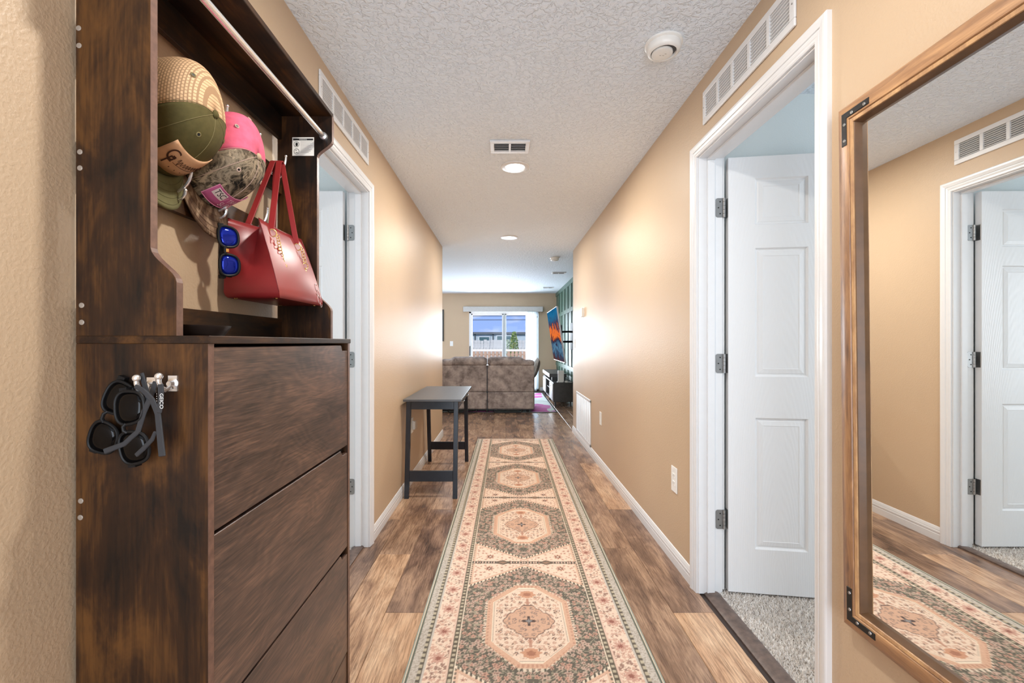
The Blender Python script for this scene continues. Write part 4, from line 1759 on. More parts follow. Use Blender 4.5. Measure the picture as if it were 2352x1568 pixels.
# low return grille by the right baseboard
rg0, rg1, rz0, rz1 = 4.575, 5.475, 0.080, 0.575
gr = thing('return_grille', (XR, 5.02, rz0), 'large white return air grille low on the wall above the baseboard', 'air vent')
f = MB()
b = 0.03
f.box(XR - 0.010, XR - 0.0005, rg0, rg1, rz0, rz0 + b).box(XR - 0.010, XR - 0.0005, rg0, rg1, rz1 - b, rz1)
f.box(XR - 0.010, XR - 0.0005, rg0, rg0 + b, rz0, rz1).box(XR - 0.010, XR - 0.0005, rg1 - b, rg1, rz0, rz1)
f.build('frame', M['trim'], gr, bevel=0.003)
MB().box(XR - 0.001, XR - 0.0003, rg0 + b, rg1 - b, rz0 + b, rz1 - b).build('backing', M['vent_dark'], gr)
lv = MB()
nl = 36
for k in range(nl):
    zc = rz0 + b + (k + 0.5) * (rz1 - rz0 - 2 * b) / nl
    lv.hexa([(XR - 0.0012, rg0 + b, zc + 0.004), (XR - 0.0085, rg0 + b, zc - 0.005), (XR - 0.0085, rg1 - b, zc - 0.005), (XR - 0.0012, rg1 - b, zc + 0.004),
             (XR - 0.0012, rg0 + b, zc + 0.0055), (XR - 0.0085, rg0 + b, zc - 0.0035), (XR - 0.0085, rg1 - b, zc - 0.0035), (XR - 0.0012, rg1 - b, zc + 0.0055)])
tag(lv.build('louvres', M['trim'], gr), kind='stuff')
for q in range(1, 9):
    yy = rg0 + b + q * (rg1 - rg0 - 2 * b) / 9
    MB().box(XR - 0.0095, XR - 0.001, yy - 0.003, yy + 0.003, rz0 + b, rz1 - b).build('bar', M['trim'], gr)


def ceiling_register(label, xc, yc, w, d, group='ceiling registers', cols=2, rows=4):
    root = thing('ceiling_register', (xc, yc, CEIL), label, 'air vent', group)
    x0, x1, y0, y1 = xc - w / 2, xc + w / 2, yc - d / 2, yc + d / 2
    b = 0.026
    z0 = CEIL - 0.012
    f = MB()
    f.box(x0, x1, y0, y0 + b, z0, CEIL - 0.0003).box(x0, x1, y1 - b, y1, z0, CEIL - 0.0003)
    f.box(x0, x0 + b, y0 + b, y1 - b, z0, CEIL - 0.0003).box(x1 - b, x1, y0 + b, y1 - b, z0, CEIL - 0.0003)
    f.build('frame', M['trim'], root, bevel=0.003, seg=2)
    MB().box(x0 + b, x1 - b, y0 + b, y1 - b, CEIL - 0.0012, CEIL - 0.0003).build('backing', M['vent_dark'], root)
    cw = 0.012
    sp = (w - 2 * b - cw * (cols - 1)) / cols
    for c in range(cols):
        xa = x0 + b + c * (sp + cw)
        if c:
            MB().box(xa - cw, xa, y0 + b, y1 - b, z0 - 0.001, CEIL - 0.001).build('bar', M['trim'], root)
        for k in range(rows):
            yy = y0 + b + (k + 0.5) * (d - 2 * b) / rows
            MB().hexa([(xa, yy - 0.006, z0 + 0.001), (xa + sp, yy - 0.006, z0 + 0.001), (xa + sp, yy + 0.005, CEIL - 0.003), (xa, yy + 0.005, CEIL - 0.003),
                       (xa, yy - 0.006, z0 + 0.0025), (xa + sp, yy - 0.006, z0 + 0.0025), (xa + sp, yy + 0.005, CEIL - 0.0015), (xa, yy + 0.005, CEIL - 0.0015)]).build('louvre', M['trim'], root)
    return root


ceiling_register('white ceiling register in the hallway just before the first lit downlight', 0.035, 2.70, 0.245, 0.165)
ceiling_register('white ceiling register in the living room nearer the hallway', 0.95, 7.58, 0.24, 0.16)
ceiling_register('white ceiling register in the living room near the back wall', 0.97, 9.6, 0.24, 0.16)


def smoke_detector(label, xc, yc, size=1.0):
    root = thing('smoke_detector', (xc, yc, CEIL), label, 'smoke detector', 'smoke detectors')
    s = size
    MB().lathe((xc, yc, CEIL), [(0.074 * s, -0.0003), (0.074 * s, -0.007), (0.070 * s, -0.010), (0.064 * s, -0.011)], 40).build('base_plate', M['plastic'], root, smooth='auto')
    MB().lathe((xc, yc, CEIL), [(0.066 * s, -0.010), (0.067 * s, -0.022), (0.064 * s, -0.034), (0.056 * s, -0.040), (0.051 * s, -0.0405), (0.049 * s, -0.036), (0.048 * s, -0.030)], 40).build('cover', M['plastic'], root, smooth='auto')
    MB().lathe((xc, yc, CEIL), [(0.0478 * s, -0.0300), (0.0478 * s, -0.0312)], 32).build('sounder_slot', M['vent_dark'], root)
    v = MB()
    v.lathe((xc - 0.004 * s, yc + 0.006 * s, CEIL), [(0.041 * s, -0.033), (0.041 * s, -0.041), (0.036 * s, -0.0425), (0.001, -0.0428)], 32)
    v.build('test_button', M['plastic'], root, smooth='auto')
    k = MB()
    for a in (0, 60, 120):
        k.box(xc - 0.004 + 0.012 * math.cos(R(a)) - 0.0035, xc - 0.004 + 0.012 * math.cos(R(a)) + 0.0035, yc + 0.012 * math.sin(R(a)) - 0.0006, yc + 0.012 * math.sin(R(a)) + 0.0006, CEIL - 0.0435 * s, CEIL - 0.042 * s)
    k.build('vent_slit', M['nickel'], root)
    return root


smoke_detector('large white round smoke detector on the hallway ceiling, nearest the mirror', 0.650, 1.775)
smoke_detector('small white smoke detector far down the ceiling past the hallway', 0.725, 6.26, 0.9)


def downlight(label, xc, yc, k=1.0):
    root = thing('ceiling_downlight', (xc, yc, CEIL), label, 'ceiling light', 'recessed ceiling lights')
    MB().lathe((xc, yc, CEIL), [(0.098, -0.0003), (0.097, -0.004), (0.088, -0.007), (0.070, -0.008), (0.066, -0.005), (0.065, -0.0005)], 44).build('trim_ring', M['trim'], root, smooth='auto')
    MB().lathe((xc, yc, CEIL), [(0.066, -0.0008), (0.0655, -0.0045), (0.001, -0.0065)], 36).build('lens', M['lightlens'], root, smooth='auto')
    lp = lamp('downlight_lamp', 'AREA', (0, 0, -0.016), (0, 0, 0), DOWNLIGHT_POWER * k, DOWNLIGHT_COLOR, 0.11, shape='DISK')
    lp.parent = root
    return root


downlight('lit round ceiling downlight next to the hallway register', 0.075, 3.02)
downlight('lit round ceiling downlight at the living room end of the hallway', 0.060, 5.04)
downlight('lit round ceiling downlight above the hall tree and mirror', 0.075, 1.02, 0.72)


# ------------------------------------------------------------------ wall plates
def plate(name, label, cat, axis, w, a, z, wd, hd, kind, s):
    """axis x: on a wall x=w facing s; axis y: on a wall y=w facing s; a = position along the wall"""
    def B(mb, d0, d1, p0, p1, q0, q1):
        if axis == 'x':
            mb.box(w + s * d0, w + s * d1, p0, p1, q0, q1)
        else:
            mb.box(p0, p1, w + s * d0, w + s * d1, q0, q1)
        return mb
    root = thing(name, (w, a, z) if axis == 'x' else (a, w, z), label, cat)
    B(MB(), 0.0003, 0.0055, a - wd / 2, a + wd / 2, z - hd / 2, z + hd / 2).build('plate', M['plastic'], root, bevel=0.002, seg=2)
    if kind == 'outlet':
        for dz in (-0.020, 0.020):
            r_ = B(MB(), 0.004, 0.0068, a - 0.016, a + 0.016, z + dz - 0.013, z + dz + 0.013).build('receptacle', M['plastic'], root, bevel=0.002)
            k = MB()
            B(k, 0.0066, 0.0070, a - 0.008, a - 0.006, z + dz - 0.004, z + dz + 0.006)
            B(k, 0.0066, 0.0070, a + 0.006, a + 0.008, z + dz - 0.004, z + dz + 0.005)
            k.build('slot', M['black'], r_)
    elif kind == 'rocker':
        B(MB(), 0.004, 0.0075, a - 0.016, a + 0.016, z - 0.032, z + 0.032).build('rocker', M['plastic'], root, bevel=0.002)
    elif kind == 'toggle':
        B(MB(), 0.004, 0.016, a - 0.005, a + 0.005, z - 0.004, z + 0.012).build('toggle', M['plastic'], root, bevel=0.002)
    elif kind == 'blank':
        k = MB()
        for dz in (-0.03, 0.03):
            B(k, 0.005, 0.0062, a - 0.003, a + 0.003, z + dz - 0.003, z + dz + 0.003)
        k.build('screw', M['plastic'], root)
    return root


plate('wall_outlet', 'white wall outlet low on the wall beside the white door casing', 'outlet', 'x', XR, 2.335, 0.448, 0.075, 0.135, 'outlet', -1)
plate('blank_plate', 'white blank wall plate low between outlet and return grille', 'wall plate', 'x', XR, 4.12, 0.465, 0.075, 0.122, 'blank', -1)
plate('light_switch', 'white toggle light switch at the hallway end, past the thermostat', 'switch', 'x', XR, 5.66, 1.172, 0.075, 0.118, 'toggle', -1)
plate('light_switch', 'white rocker switch on the tan wall beside the sliding glass door', 'switch', 'y', YB, -1.300, 1.160, 0.076, 0.120, 'rocker', -1)
ol = plate('wall_outlet', 'white wall outlet with plug-in night light under the black table', 'outlet', 'x', XL, 3.70, 0.480, 0.075, 0.125, 'outlet', 1)
nl_ = thing('night_light', (XL + 0.007, 3.70, 0.480), 'small clear night light plugged into the outlet under the table', 'night light')
MB().box(XL + 0.0075, XL + 0.030, 3.680, 3.720, 0.445, 0.515).build('body', M['plastic'], nl_, bevel=0.004, seg=2)
MB().box(XL + 0.030, XL + 0.046, 3.682, 3.718, 0.450, 0.524).build('clear_shade', make_glass('clear_plastic', (0.95, 0.95, 0.95), 0.15), nl_, bevel=0.005, seg=2)

th = thing('thermostat', (XR, 5.03, 1.475), 'white thermostat on the hallway wall before the living room', 'thermostat')
MB().box(XR - 0.0055, XR - 0.0003, 4.965, 5.095, 1.475, 1.585).build('wall_plate', M['plastic'], th, bevel=0.002)
MB().box(XR - 0.030, XR - 0.005, 4.972, 5.088, 1.480, 1.580).build('body', M['plastic'], th, bevel=0.004, seg=2)
MB().box(XR - 0.0308, XR - 0.0298, 4.995, 5.065, 1.530, 1.566).build('display', plain('grey_display', (0.20, 0.22, 0.20), 0.3), th)

# ------------------------------------------------------------------ narrow black table against the left wall
tb = thing('side_table', (-0.545, 3.80, 0), 'narrow black wooden desk against the hallway wall', 'table')
MB().box(-0.764, -0.322, 3.285, 4.300, 0.735, 0.752).build('table_top', plain('sheen_lifted_lacquer', (0.055, 0.060, 0.066), 0.36, spec=0.9, var=0.1), tb, bevel=0.002)  # base lifted above the black of the legs, painting in window sheen
for (xa, xb) in ((-0.757, -0.722), (-0.390, -0.355)):
    for (yt, yb_) in ((3.370, 3.290), (4.210, 4.320)):
        d = 0.030
        l = MB().hexa([(xa, yb_, 0), (xb, yb_, 0), (xb, yb_ + d, 0), (xa, yb_ + d, 0), (xa, yt, 0.736), (xb, yt, 0.736), (xb, yt + d, 0.736), (xa, yt + d, 0.736)])
        l.build('leg', M['table'], tb, bevel=0.002)
for (yt, yb_) in ((3.370, 3.290), (4.210, 4.320)):
    def yat(z):
        return yb_ + (yt - yb_) * z / 0.736 + 0.006
    for z0, z1, nm in ((0.665, 0.736, 'side_apron'), (0.125, 0.203, 'stretcher')):
        MB().hexa([(-0.722, yat(z0), z0), (-0.390, yat(z0), z0), (-0.390, yat(z0) + 0.018, z0), (-0.722, yat(z0) + 0.018, z0),
                   (-0.722, yat(z1), z1), (-0.390, yat(z1), z1), (-0.390, yat(z1) + 0.018, z1), (-0.722, yat(z1) + 0.018, z1)]).build(nm, M['table'], tb, bevel=0.0015)
MB().box(-0.745, -0.730, 3.40, 4.21, 0.665, 0.736).build('back_apron', M['table'], tb, bevel=0.0015)
for ya, yc in ((3.41, 3.795), (3.805, 4.19)):
    dr = MB().box(-0.370, -0.355, ya, yc, 0.668, 0.732).build('drawer', M['table'], tb, bevel=0.0015)
    MB().box(-0.700, -0.370, ya + 0.01, yc - 0.01, 0.672, 0.725).build('drawer_box', M['table'], dr)
    yc_ = (ya + yc) / 2
    hd = MB()
    hd.tube([(-0.355, yc_ - 0.05, 0.700), (-0.337, yc_ - 0.046, 0.700), (-0.332, yc_ - 0.03, 0.700), (-0.332, yc_ + 0.03, 0.700), (-0.337, yc_ + 0.046, 0.700), (-0.355, yc_ + 0.05, 0.700)], 0.0045, 8)
    hd.build('handle', M['nickel'], dr, smooth='auto')

# ------------------------------------------------------------------ runner rug with woven medallions
def runner():
    W, Y0, Y1 = 0.905, 0.90, 5.315
    st = 0.0040
    nx = int(W / st)
    ny = int((Y1 - Y0) / st)
    us = np.linspace(-W / 2, W / 2, nx + 1)
    vs_ = np.linspace(Y0, Y1, ny + 1)
    U, V = np.meshgrid(us, vs_)
    PER = 0.975
    v = (V - 1.835 + PER / 2) % PER - PER / 2
    cell = np.floor((V - 1.835 + PER / 2) / PER)
    au, av = np.abs(U), np.abs(v)
    e = W / 2 - au
    S = lambda *c: np.array(srgb(*c))
    dark, dark2 = S(92, 90, 80), S(74, 74, 66)
    cream, pinkc = S(232, 208, 186), S(222, 190, 170)
    peach, rust = S(213, 172, 145), S(182, 132, 110)
    brown, grey = S(124, 92, 82), S(196, 188, 176)
    line = S(236, 220, 196)
    ink_ = S(70, 58, 58)
    C = np.empty(U.shape + (3,))
    C[:] = dark

    def put(mask, col, alpha=1.0):
        C[mask] = C[mask] * (1 - alpha) + col * alpha

    def hash2(i, j, k):
        x = np.sin(i * 127.1 + j * 311.7 + k * 74.7) * 43758.5453
        return x - np.floor(x)

    def dots(a, b, sp, rad, k, dens=1.0, jit=0.35):
        """nearest jittered dot: distance ratio and random value"""
        gi, gj = np.floor(a / sp), np.floor(b / sp)
        best = np.full(a.shape, 9.0)
        val = np.zeros(a.shape)
        for di in (-1, 0, 1):
            for dj in (-1, 0, 1):
                ii, jj = gi + di, gj + dj
                cx = (ii + 0.5 + jit * (2 * hash2(ii, jj, k) - 1)) * sp
                cy = (jj + 0.5 + jit * (2 * hash2(ii, jj, k + 3) - 1)) * sp
                rr = rad * (0.65 + 0.7 * hash2(ii, jj, k + 5))
                on = hash2(ii, jj, k + 9) < dens
                an = np.arctan2(b - cy, a - cx)
                d = np.hypot(a - cx, b - cy) / (rr * (1 + 0.28 * np.cos(an * 5 + 6 * hash2(ii, jj, k + 2))))
                d = np.where(on, d, 9.0)
                m_ = d < best
                best = np.where(m_, d, best)
                val = np.where(m_, hash2(ii, jj, k + 11), val)
        return best, val

    # field: dark ground with small blossoms and vines (mirrored left and right)
    d, r_ = dots(au, v, 0.0215, 0.0080, 1, 0.92)
    put((d < 1.0), pinkc, 0.70)
    put((d < 1.0) & (r_ < 0.35), S(196, 150, 130), 0.8)
    put((d < 0.38), brown, 0.8)
    d2, r2 = dots(au + 0.3, v + 0.7, 0.013, 0.0030, 21, 0.8)
    put((d2 < 1) & (d > 1.15), S(172, 164, 140), 0.7)
    vine = np.abs(np.sin(au * 48 + 1.6 * np.sin(v * 31)) * np.sin(v * 42 + 1.2 * np.sin(au * 37)))
    put((vine < 0.07) & (d > 1.0), S(190, 178, 154), 0.55)
    # corner triangles
    lim = 0.452 - (au / 0.279) * 0.185
    tri = av > lim
    put(tri, cream)
    edge = av - lim
    tooth = (np.floor(au / 0.0085) % 2 == 0)
    put((edge > -0.014) & (edge <= 0.0) & tooth, line, 0.9)
    put((edge > -0.014) & (edge <= 0.0) & ~tooth, dark2, 0.9)
    put((edge > 0) & (edge < 0.010), peach, 0.85)
    put((edge > 0.010) & (edge < 0.014), rust, 0.7)
    d, r_ = dots(au + 1.0, av, 0.021, 0.0062, 41, 0.75)
    inn = tri & (edge > 0.022) & (au < 0.262)
    put(inn & (d < 1.0), S(196, 140, 116), 0.75)
    put(inn & (d < 0.45), brown, 0.8)
    st_d = np.hypot(au - 0.185, av - 0.425)
    st_a = np.arctan2(av - 0.425, au - 0.185)
    star = st_d / (0.020 * (1 + 0.35 * np.cos(8 * st_a)))
    put(tri & (star < 1.25), cream)
    put(tri & (star < 1.0), rust)
    put(tri & (star < 0.55), ink_)
    put(tri & (star < 0.25), cream)
    side_t = tri & (au > 0.262) & (np.floor(v / 0.010) % 2 == 0)
    put(tri & (au > 0.262), peach, 0.7)
    put(side_t & (au > 0.270), dark2, 0.8)
    # dividing band between repeats
    bd = PER / 2 - av
    put(bd < 0.0125, dark2)
    put((bd < 0.009) & (np.floor(U / 0.0075) % 2 == 0), pinkc, 0.85)
    dm = np.abs(au - 0.115) / 0.045 + bd / 0.024
    put(dm < 1, S(96, 88, 76))
    put(dm < 0.5, S(150, 120, 100))

    # octagon medallion
    def octo(w, h, cu, cv):
        a = au / w
        b = av / h
        k = (w - cu) * (h - cv)
        return np.maximum(np.maximum(a, b), ((au - cu) / (w - cu) + (av - cv) / (h - cv)))
    oc = octo(0.178, 0.268, 0.052, 0.140)
    oc2 = octo(0.169, 0.258, 0.050, 0.136)
    put((oc < 1.06) & (np.floor((np.arctan2(v, U) + 7) * 26) % 2 == 0), line, 0.75)
    put(oc < 1.0, peach)
    put((oc < 0.985) & (oc > 0.93) & (np.floor((np.arctan2(v * 0.8, U) + 7) * 24) % 2 == 0), rust, 0.6)
    ins = octo(0.150, 0.237, 0.044, 0.128)
    put(ins < 1.04, line)
    put(ins < 1.0, brown, 0.5)
    put(ins < 0.985, cream)
    d, r_ = dots(au + 2, av + 0.2, 0.0215, 0.0074, 61, 0.92)
    q = ins < 0.93
    put(q & (d < 1.0), S(176, 124, 104), 0.65)
    put(q & (d < 1.0) & (r_ < 0.5), ink_, 0.72)
    put(q & (d < 0.52), S(218, 180, 154), 0.9)
    vine = np.abs(np.sin(au * 62 + 2.0 * np.sin(av * 40)) * np.sin(av * 48 + 1.5 * np.sin(au * 50)))
    put(q & (vine < 0.05) & (d > 1.1), S(180, 140, 112), 0.6)
    # stem, palmettes and scalloped centre
    put(q & (au < 0.0045) & (av < 0.18), rust, 0.85)
    pal = ((au / (0.036 * (1 + 0.18 * np.cos(9 * np.arctan2(av - 0.188, au))))) ** 2 + ((av - 0.192) / 0.028) ** 2)
    put(q & (pal < 1.25), cream)
    put(q & (pal < 1.0), S(204, 152, 122))
    put(q & (pal < 0.25), S(150, 96, 76), 0.7)
    an = np.arctan2(v * 0.88, U)
    ra = np.hypot(U, v * 0.88)
    lim_c = 0.064 + 0.040 * np.abs(np.cos(an)) ** 2.2 + 0.032 * np.abs(np.sin(an)) ** 4 - 0.010 * np.abs(np.sin(2 * an)) + 0.003 * np.cos(14 * an)
    put(ra < lim_c + 0.0045, S(120, 96, 88))
    put(ra < lim_c, peach * 0.94)
    d, r_ = dots(au + 4, av + 0.9, 0.023, 0.0070, 81, 0.7)
    put((ra < lim_c - 0.008) & (d < 1.0) & (d > 0.55), S(120, 108, 104), 0.8)
    star = ra / (0.020 * (1 + 0.45 * np.cos(4 * an)))
    put(star < 1.0, ink_)
    put(star < 0.45, S(150, 150, 150))
    # side borders from the field outwards
    put(e < 0.1760, line)
    put(e < 0.1700, S(92, 86, 74))
    sq = (np.floor(V / 0.0125) % 2 == 0)
    put((e < 0.1665) & (e > 0.1555) & sq, S(196, 184, 158), 0.85)
    put(e < 0.1520, pinkc)
    put(e < 0.1440, cream)
    per_b = 0.150
    vb = (V + 0.04 * np.sign(U)) % per_b - per_b / 2
    ub = e - 0.105
    ro = np.hypot(ub, vb) / (0.026 * (1 + 0.22 * np.cos(8 * np.arctan2(vb, ub))))
    mb_ = (e < 0.1440) & (e > 0.066)
    d, r_ = dots(e + 5, V, 0.0165, 0.0060, 101, 0.9)
    put(mb_ & (d < 1.0), S(190, 132, 112), 0.6)
    put(mb_ & (d < 1.0) & (r_ < 0.4), S(130, 100, 90), 0.7)
    put(mb_ & (np.abs(ub - 0.022 * np.sin(V * 84)) < 0.0022), S(150, 120, 104), 0.7)
    put(mb_ & (ro < 1.15), cream)
    put(mb_ & (ro < 1.0), S(198, 152, 134), 0.9)
    put(mb_ & (ro < 0.4), S(150, 96, 84))
    put(e < 0.066, grey)
    put(e < 0.0565, S(90, 86, 76))
    put((e < 0.0535) & (e > 0.0430) & (np.floor(V / 0.0140) % 2 == 0), S(196, 184, 158), 0.85)
    put(e < 0.0405, grey)
    d, r_ = dots(e, V, 0.008, 0.0030, 121, 0.8)
    put((e < 0.0405) & (e > 0.014) & (d < 1), S(140, 128, 112), 0.5)
    put(e < 0.0140, S(92, 100, 88))
    put(e < 0.0050, line)
    # far and near end borders
    for ed in (V - Y0, Y1 - V):
        put(ed < 0.020, pinkc)
        put(ed < 0.012, S(92, 100, 88))
        put(ed < 0.005, line)
    # woven irregularity
    rn = np.random.default_rng(3)
    C *= (0.93 + 0.14 * rn.random(U.shape))[..., None]
    lo = rn.random((40, 12))
    yi = (np.linspace(0, 38.99, U.shape[0])).astype(int)
    xi = (np.linspace(0, 10.99, U.shape[1])).astype(int)
    fy = (np.linspace(0, 38.99, U.shape[0]) - yi)[:, None]
    fx = (np.linspace(0, 10.99, U.shape[1]) - xi)[None, :]
    L_ = (lo[yi][:, xi] * (1 - fy) * (1 - fx) + lo[yi + 1][:, xi] * fy * (1 - fx) + lo[yi][:, xi + 1] * (1 - fy) * fx + lo[yi + 1][:, xi + 1] * fy * fx)
    C = C * 0.92 + (S(190, 160, 138)) * 0.08 * (0.4 + L_[..., None])
    Z = np.full(U.shape, 0.008) + 0.0006 * (C.mean(-1) > 0.30)
    Z[e < 0.004] = 0.005
    verts = np.stack([U, V - 3.1, Z], -1).reshape(-1, 3)
    idx = np.arange(verts.shape[0]).reshape(U.shape)
    quads = np.stack([idx[:-1, :-1], idx[:-1, 1:], idx[1:, 1:], idx[1:, :-1]], -1).reshape(-1, 4)
    # skirt down to the floor
    rim = np.concatenate([idx[0, :], idx[1:, -1], idx[-1, -2::-1], idx[-2:0:-1, 0]])
    low = verts[rim].copy()
    low[:, 2] = 0.0006
    nb = verts.shape[0]
    verts = np.vstack([verts, low])
    k = np.arange(len(rim))
    k2 = (k + 1) % len(rim)
    skirt = np.stack([rim[k2], rim[k], nb + k, nb + k2], -1)
    quads = np.vstack([quads, skirt])
    cols = np.vstack([C.reshape(-1, 3), C.reshape(-1, 3)[rim]])
    me = bpy.data.meshes.new('runner_rug')
    me.vertices.add(len(verts))
    me.vertices.foreach_set('co', verts.astype(np.float32).ravel())
    me.loops.add(len(quads) * 4)
    me.loops.foreach_set('vertex_index', quads.astype(np.int32).ravel())
    me.polygons.add(len(quads))
    me.polygons.foreach_set('loop_start', (np.arange(len(quads)) * 4).astype(np.int32))
    me.polygons.foreach_set('loop_total', np.full(len(quads), 4, np.int32))
    me.update(calc_edges=True)
    me.validate()
    at = me.attributes.new('weave', 'FLOAT_COLOR', 'POINT')
    at.data.foreach_set('color', np.hstack([np.clip(cols, 0, 1), np.ones((len(cols), 1))]).astype(np.float32).ravel())
    t = NT('woven_rug_pile')
    a = t.n('ShaderNodeAttribute')
    a.attribute_name = 'weave'
    nz = t.noise(t.coords(), 700, 2)
    t.base(t.mix(0.18, a.outputs['Color'], t.ramp(nz, [(0.3, (0.35, 0.35, 0.35)), (0.7, (1, 1, 1))]), 'MULTIPLY')).pr(0.85, 0, 0.25)
    t.bump(nz, 0.35, 0.0015)
    me.materials.append(t.m)
    o = bpy.data.objects.new('runner_rug', me)
    COL.objects.link(o)
    o.location = (0.115, 3.1, 0.0)
    o.rotation_euler = (0, 0, R(-0.5))
    tag(o, 'long green and peach medallion runner rug down the hallway floor', 'rug')
    ORG[o.name] = Vector((0, 0, 0))
    hw = W / 2
    for pts in ([(-hw, Y0 - 3.1, 0.0045), (-hw, Y1 - 3.1, 0.0045)], [(hw, Y0 - 3.1, 0.0045), (hw, Y1 - 3.1, 0.0045)], [(-hw, Y0 - 3.1, 0.0045), (hw, Y0 - 3.1, 0.0045)], [(-hw, Y1 - 3.1, 0.0045), (hw, Y1 - 3.1, 0.0045)]):
        MB().tube(pts, 0.0036, 8).build('binding', plain('sage_binding', (0.30, 0.33, 0.27), 0.8), o, smooth='auto')
    return o


runner()
# ------------------------------------------------------------------ living room
# area rug under the sofa
t = NT('patchwork_rug')
vo = t.n('ShaderNodeTexVoronoi')
vo.feature = 'F1'
vo.distance = 'CHEBYCHEV'
vo.inputs['Scale'].default_value = 3.2
t.l(t.coords((1, 1, 1), loc=(0.4, 0.9, 0)), vo.inputs['Vector'])
sp_ = t.n('ShaderNodeSeparateColor')
t.l(vo.outputs['Color'], sp_.inputs[0])
base_c = t.ramp(sp_.outputs[0], [(0.0, (0.58, 0.66, 0.65)), (0.30, (0.66, 0.72, 0.70)), (0.62, (0.50, 0.60, 0.60)), (0.66, (0.62, 0.13, 0.42)), (0.86, (0.60, 0.10, 0.38)), (0.88, (0.55, 0.60, 0.58))])
for e_ in t.t.nodes:
    if e_.bl_idname == 'ShaderNodeValToRGB':
        e_.color_ramp.interpolation = 'CONSTANT'
streak = t.noise(t.coords((3, 26, 1)), 3, 4, 0.6)
t.base(t.mix(0.55, base_c, t.ramp(streak, [(0.40, (0.42, 0.48, 0.48)), (0.6, (1, 1, 1))]), 'MULTIPLY')).pr(0.9, 0, 0.2)
M['patch_rug'] = t.m
lr = thing('area_rug', (-0.75, 8.75, 0), 'pale teal and pink patchwork rug with black edge under the sofa', 'rug')
MB().box(-2.38, 0.88, 7.39, 10.18, 0.0005, 0.009).build('pile', M['patch_rug'], lr)
f = MB()
f.box(-2.40, 0.90, 7.365, 7.39, 0.0005, 0.010).box(-2.40, 0.90, 10.18, 10.205, 0.0005, 0.010).box(-2.40, -2.38, 7.39, 10.18, 0.0005, 0.010).box(0.88, 0.90, 7.39, 10.18, 0.0005, 0.010)
f.build('binding', M['black'], lr)

# reclining sofa seen from behind
t = NT('taupe_microfibre')
n1 = t.noise(t.coords(), 8, 5, 0.6, 0.2)
n2 = t.noise(t.coords(), 28, 4, 0.6)
mm_ = t.math('ADD', t.math('MULTIPLY', n1, 0.8), t.math('MULTIPLY', n2, 0.2))
t.base(t.ramp(mm_, [(0.36, (0.190, 0.158, 0.148)), (0.50, (0.360, 0.305, 0.285)), (0.66, (0.540, 0.465, 0.432))])).pr(0.75, 0, 0.3)
t.bump(n2, 0.08, 0.002)
M['sofa'] = t.m
sofa = thing('sofa', (-0.29, 7.9, 0), 'taupe brown microfibre reclining sofa seen from behind', 'sofa')
SY = 7.36


def rbox(x0, x1, y0, y1, z0, z1, r, name, parent=None, mat=None):
    return MB().box(x0, x1, y0, y1, z0, z1).build(name, mat or M['sofa'], parent or sofa, smooth='auto', bevel=r, seg=4)


XS = [(-1.885, -1.095), (-1.085, -0.292), (-0.280, 0.510)]
for i, (xa, xb) in enumerate(XS):
    rbox(xa, xb, SY, SY + 0.16, 0.055, 0.345, 0.022, 'lower_back_panel')
    m = MB()
    # leaning back shell, a little proud at the top
    m.hexa([(xa, SY + 0.012, 0.345), (xb, SY + 0.012, 0.345), (xb, SY + 0.24, 0.345), (xa, SY + 0.24, 0.345), (xa, SY - 0.03, 0.80), (xb, SY - 0.03, 0.80), (xb, SY + 0.20, 0.80), (xa, SY + 0.20, 0.80)])
    m.build('upper_back_panel', M['sofa'], sofa, smooth='auto', bevel=0.02, seg=4)
    # rolled headrest, plump in the middle with lower shoulders
    hm = MB()
    split = xb - 0.21 if i == 2 else xa + 0.21 if i == 0 else None
    n_ = 34

    def head(u, v, xa=xa, xb=xb, i=i):
        x = xa + (xb - xa) * u
        w = min(u, 1 - u) * 2
        endr = min(1.0, w * 6) ** 0.5
        top = 0.945
        if i == 2 and u > 0.70:
            top = 0.945 - 0.052 * min(1, (u - 0.70) / 0.10)
        if i == 1 and u < 0.30:
            top = 0.945 - 0.040 * min(1, (0.30 - u) / 0.10)
        hz = (top - 0.775) / 2 * (0.55 + 0.45 * endr)
        zc = 0.775 + (top - 0.775) / 2
        a = v * 2 * math.pi
        c, s = math.cos(a), math.sin(a)
        return (x, SY + 0.075 + 0.125 * (0.6 + 0.4 * endr) * math.copysign(abs(c) ** 0.8, c), zc + hz * math.copysign(abs(s) ** 0.8, s))
    hm.grid(head, n_, 20)
    cap_l = [head(0, j / 20) for j in range(20)]
    cap_r = [head(1, j / 20) for j in range(20)]
    hm.add(cap_l, [tuple(range(20))])
    hm.add(cap_r, [tuple(range(20))])
    hm.build('headrest', M['sofa'], sofa, smooth='auto', angle=60)
    rbox(xa + 0.02, xb - 0.02, SY + 0.20, SY + 0.95, 0.20, 0.47, 0.05, 'seat_cushion')
MB().box(-1.87, 0.495, SY + 0.03, SY + 0.20, 0.06, 0.80).build('seam_light_block', M['black'], sofa)  # black box added to stop light through the seams and keep them dark
MB().box(-1.87, 0.495, SY + 0.02, SY + 0.92, 0.045, 0.06).build('underside_shade', M['black'], sofa)  # dark sheet added to shade the bright gap under the sofa
rbox(0.30, 0.520, SY + 0.05, SY + 0.95, 0.06, 0.62, 0.05, 'armrest')
rbox(-2.09, -1.885, SY + 0.05, SY + 0.95, 0.06, 0.62, 0.05, 'armrest')
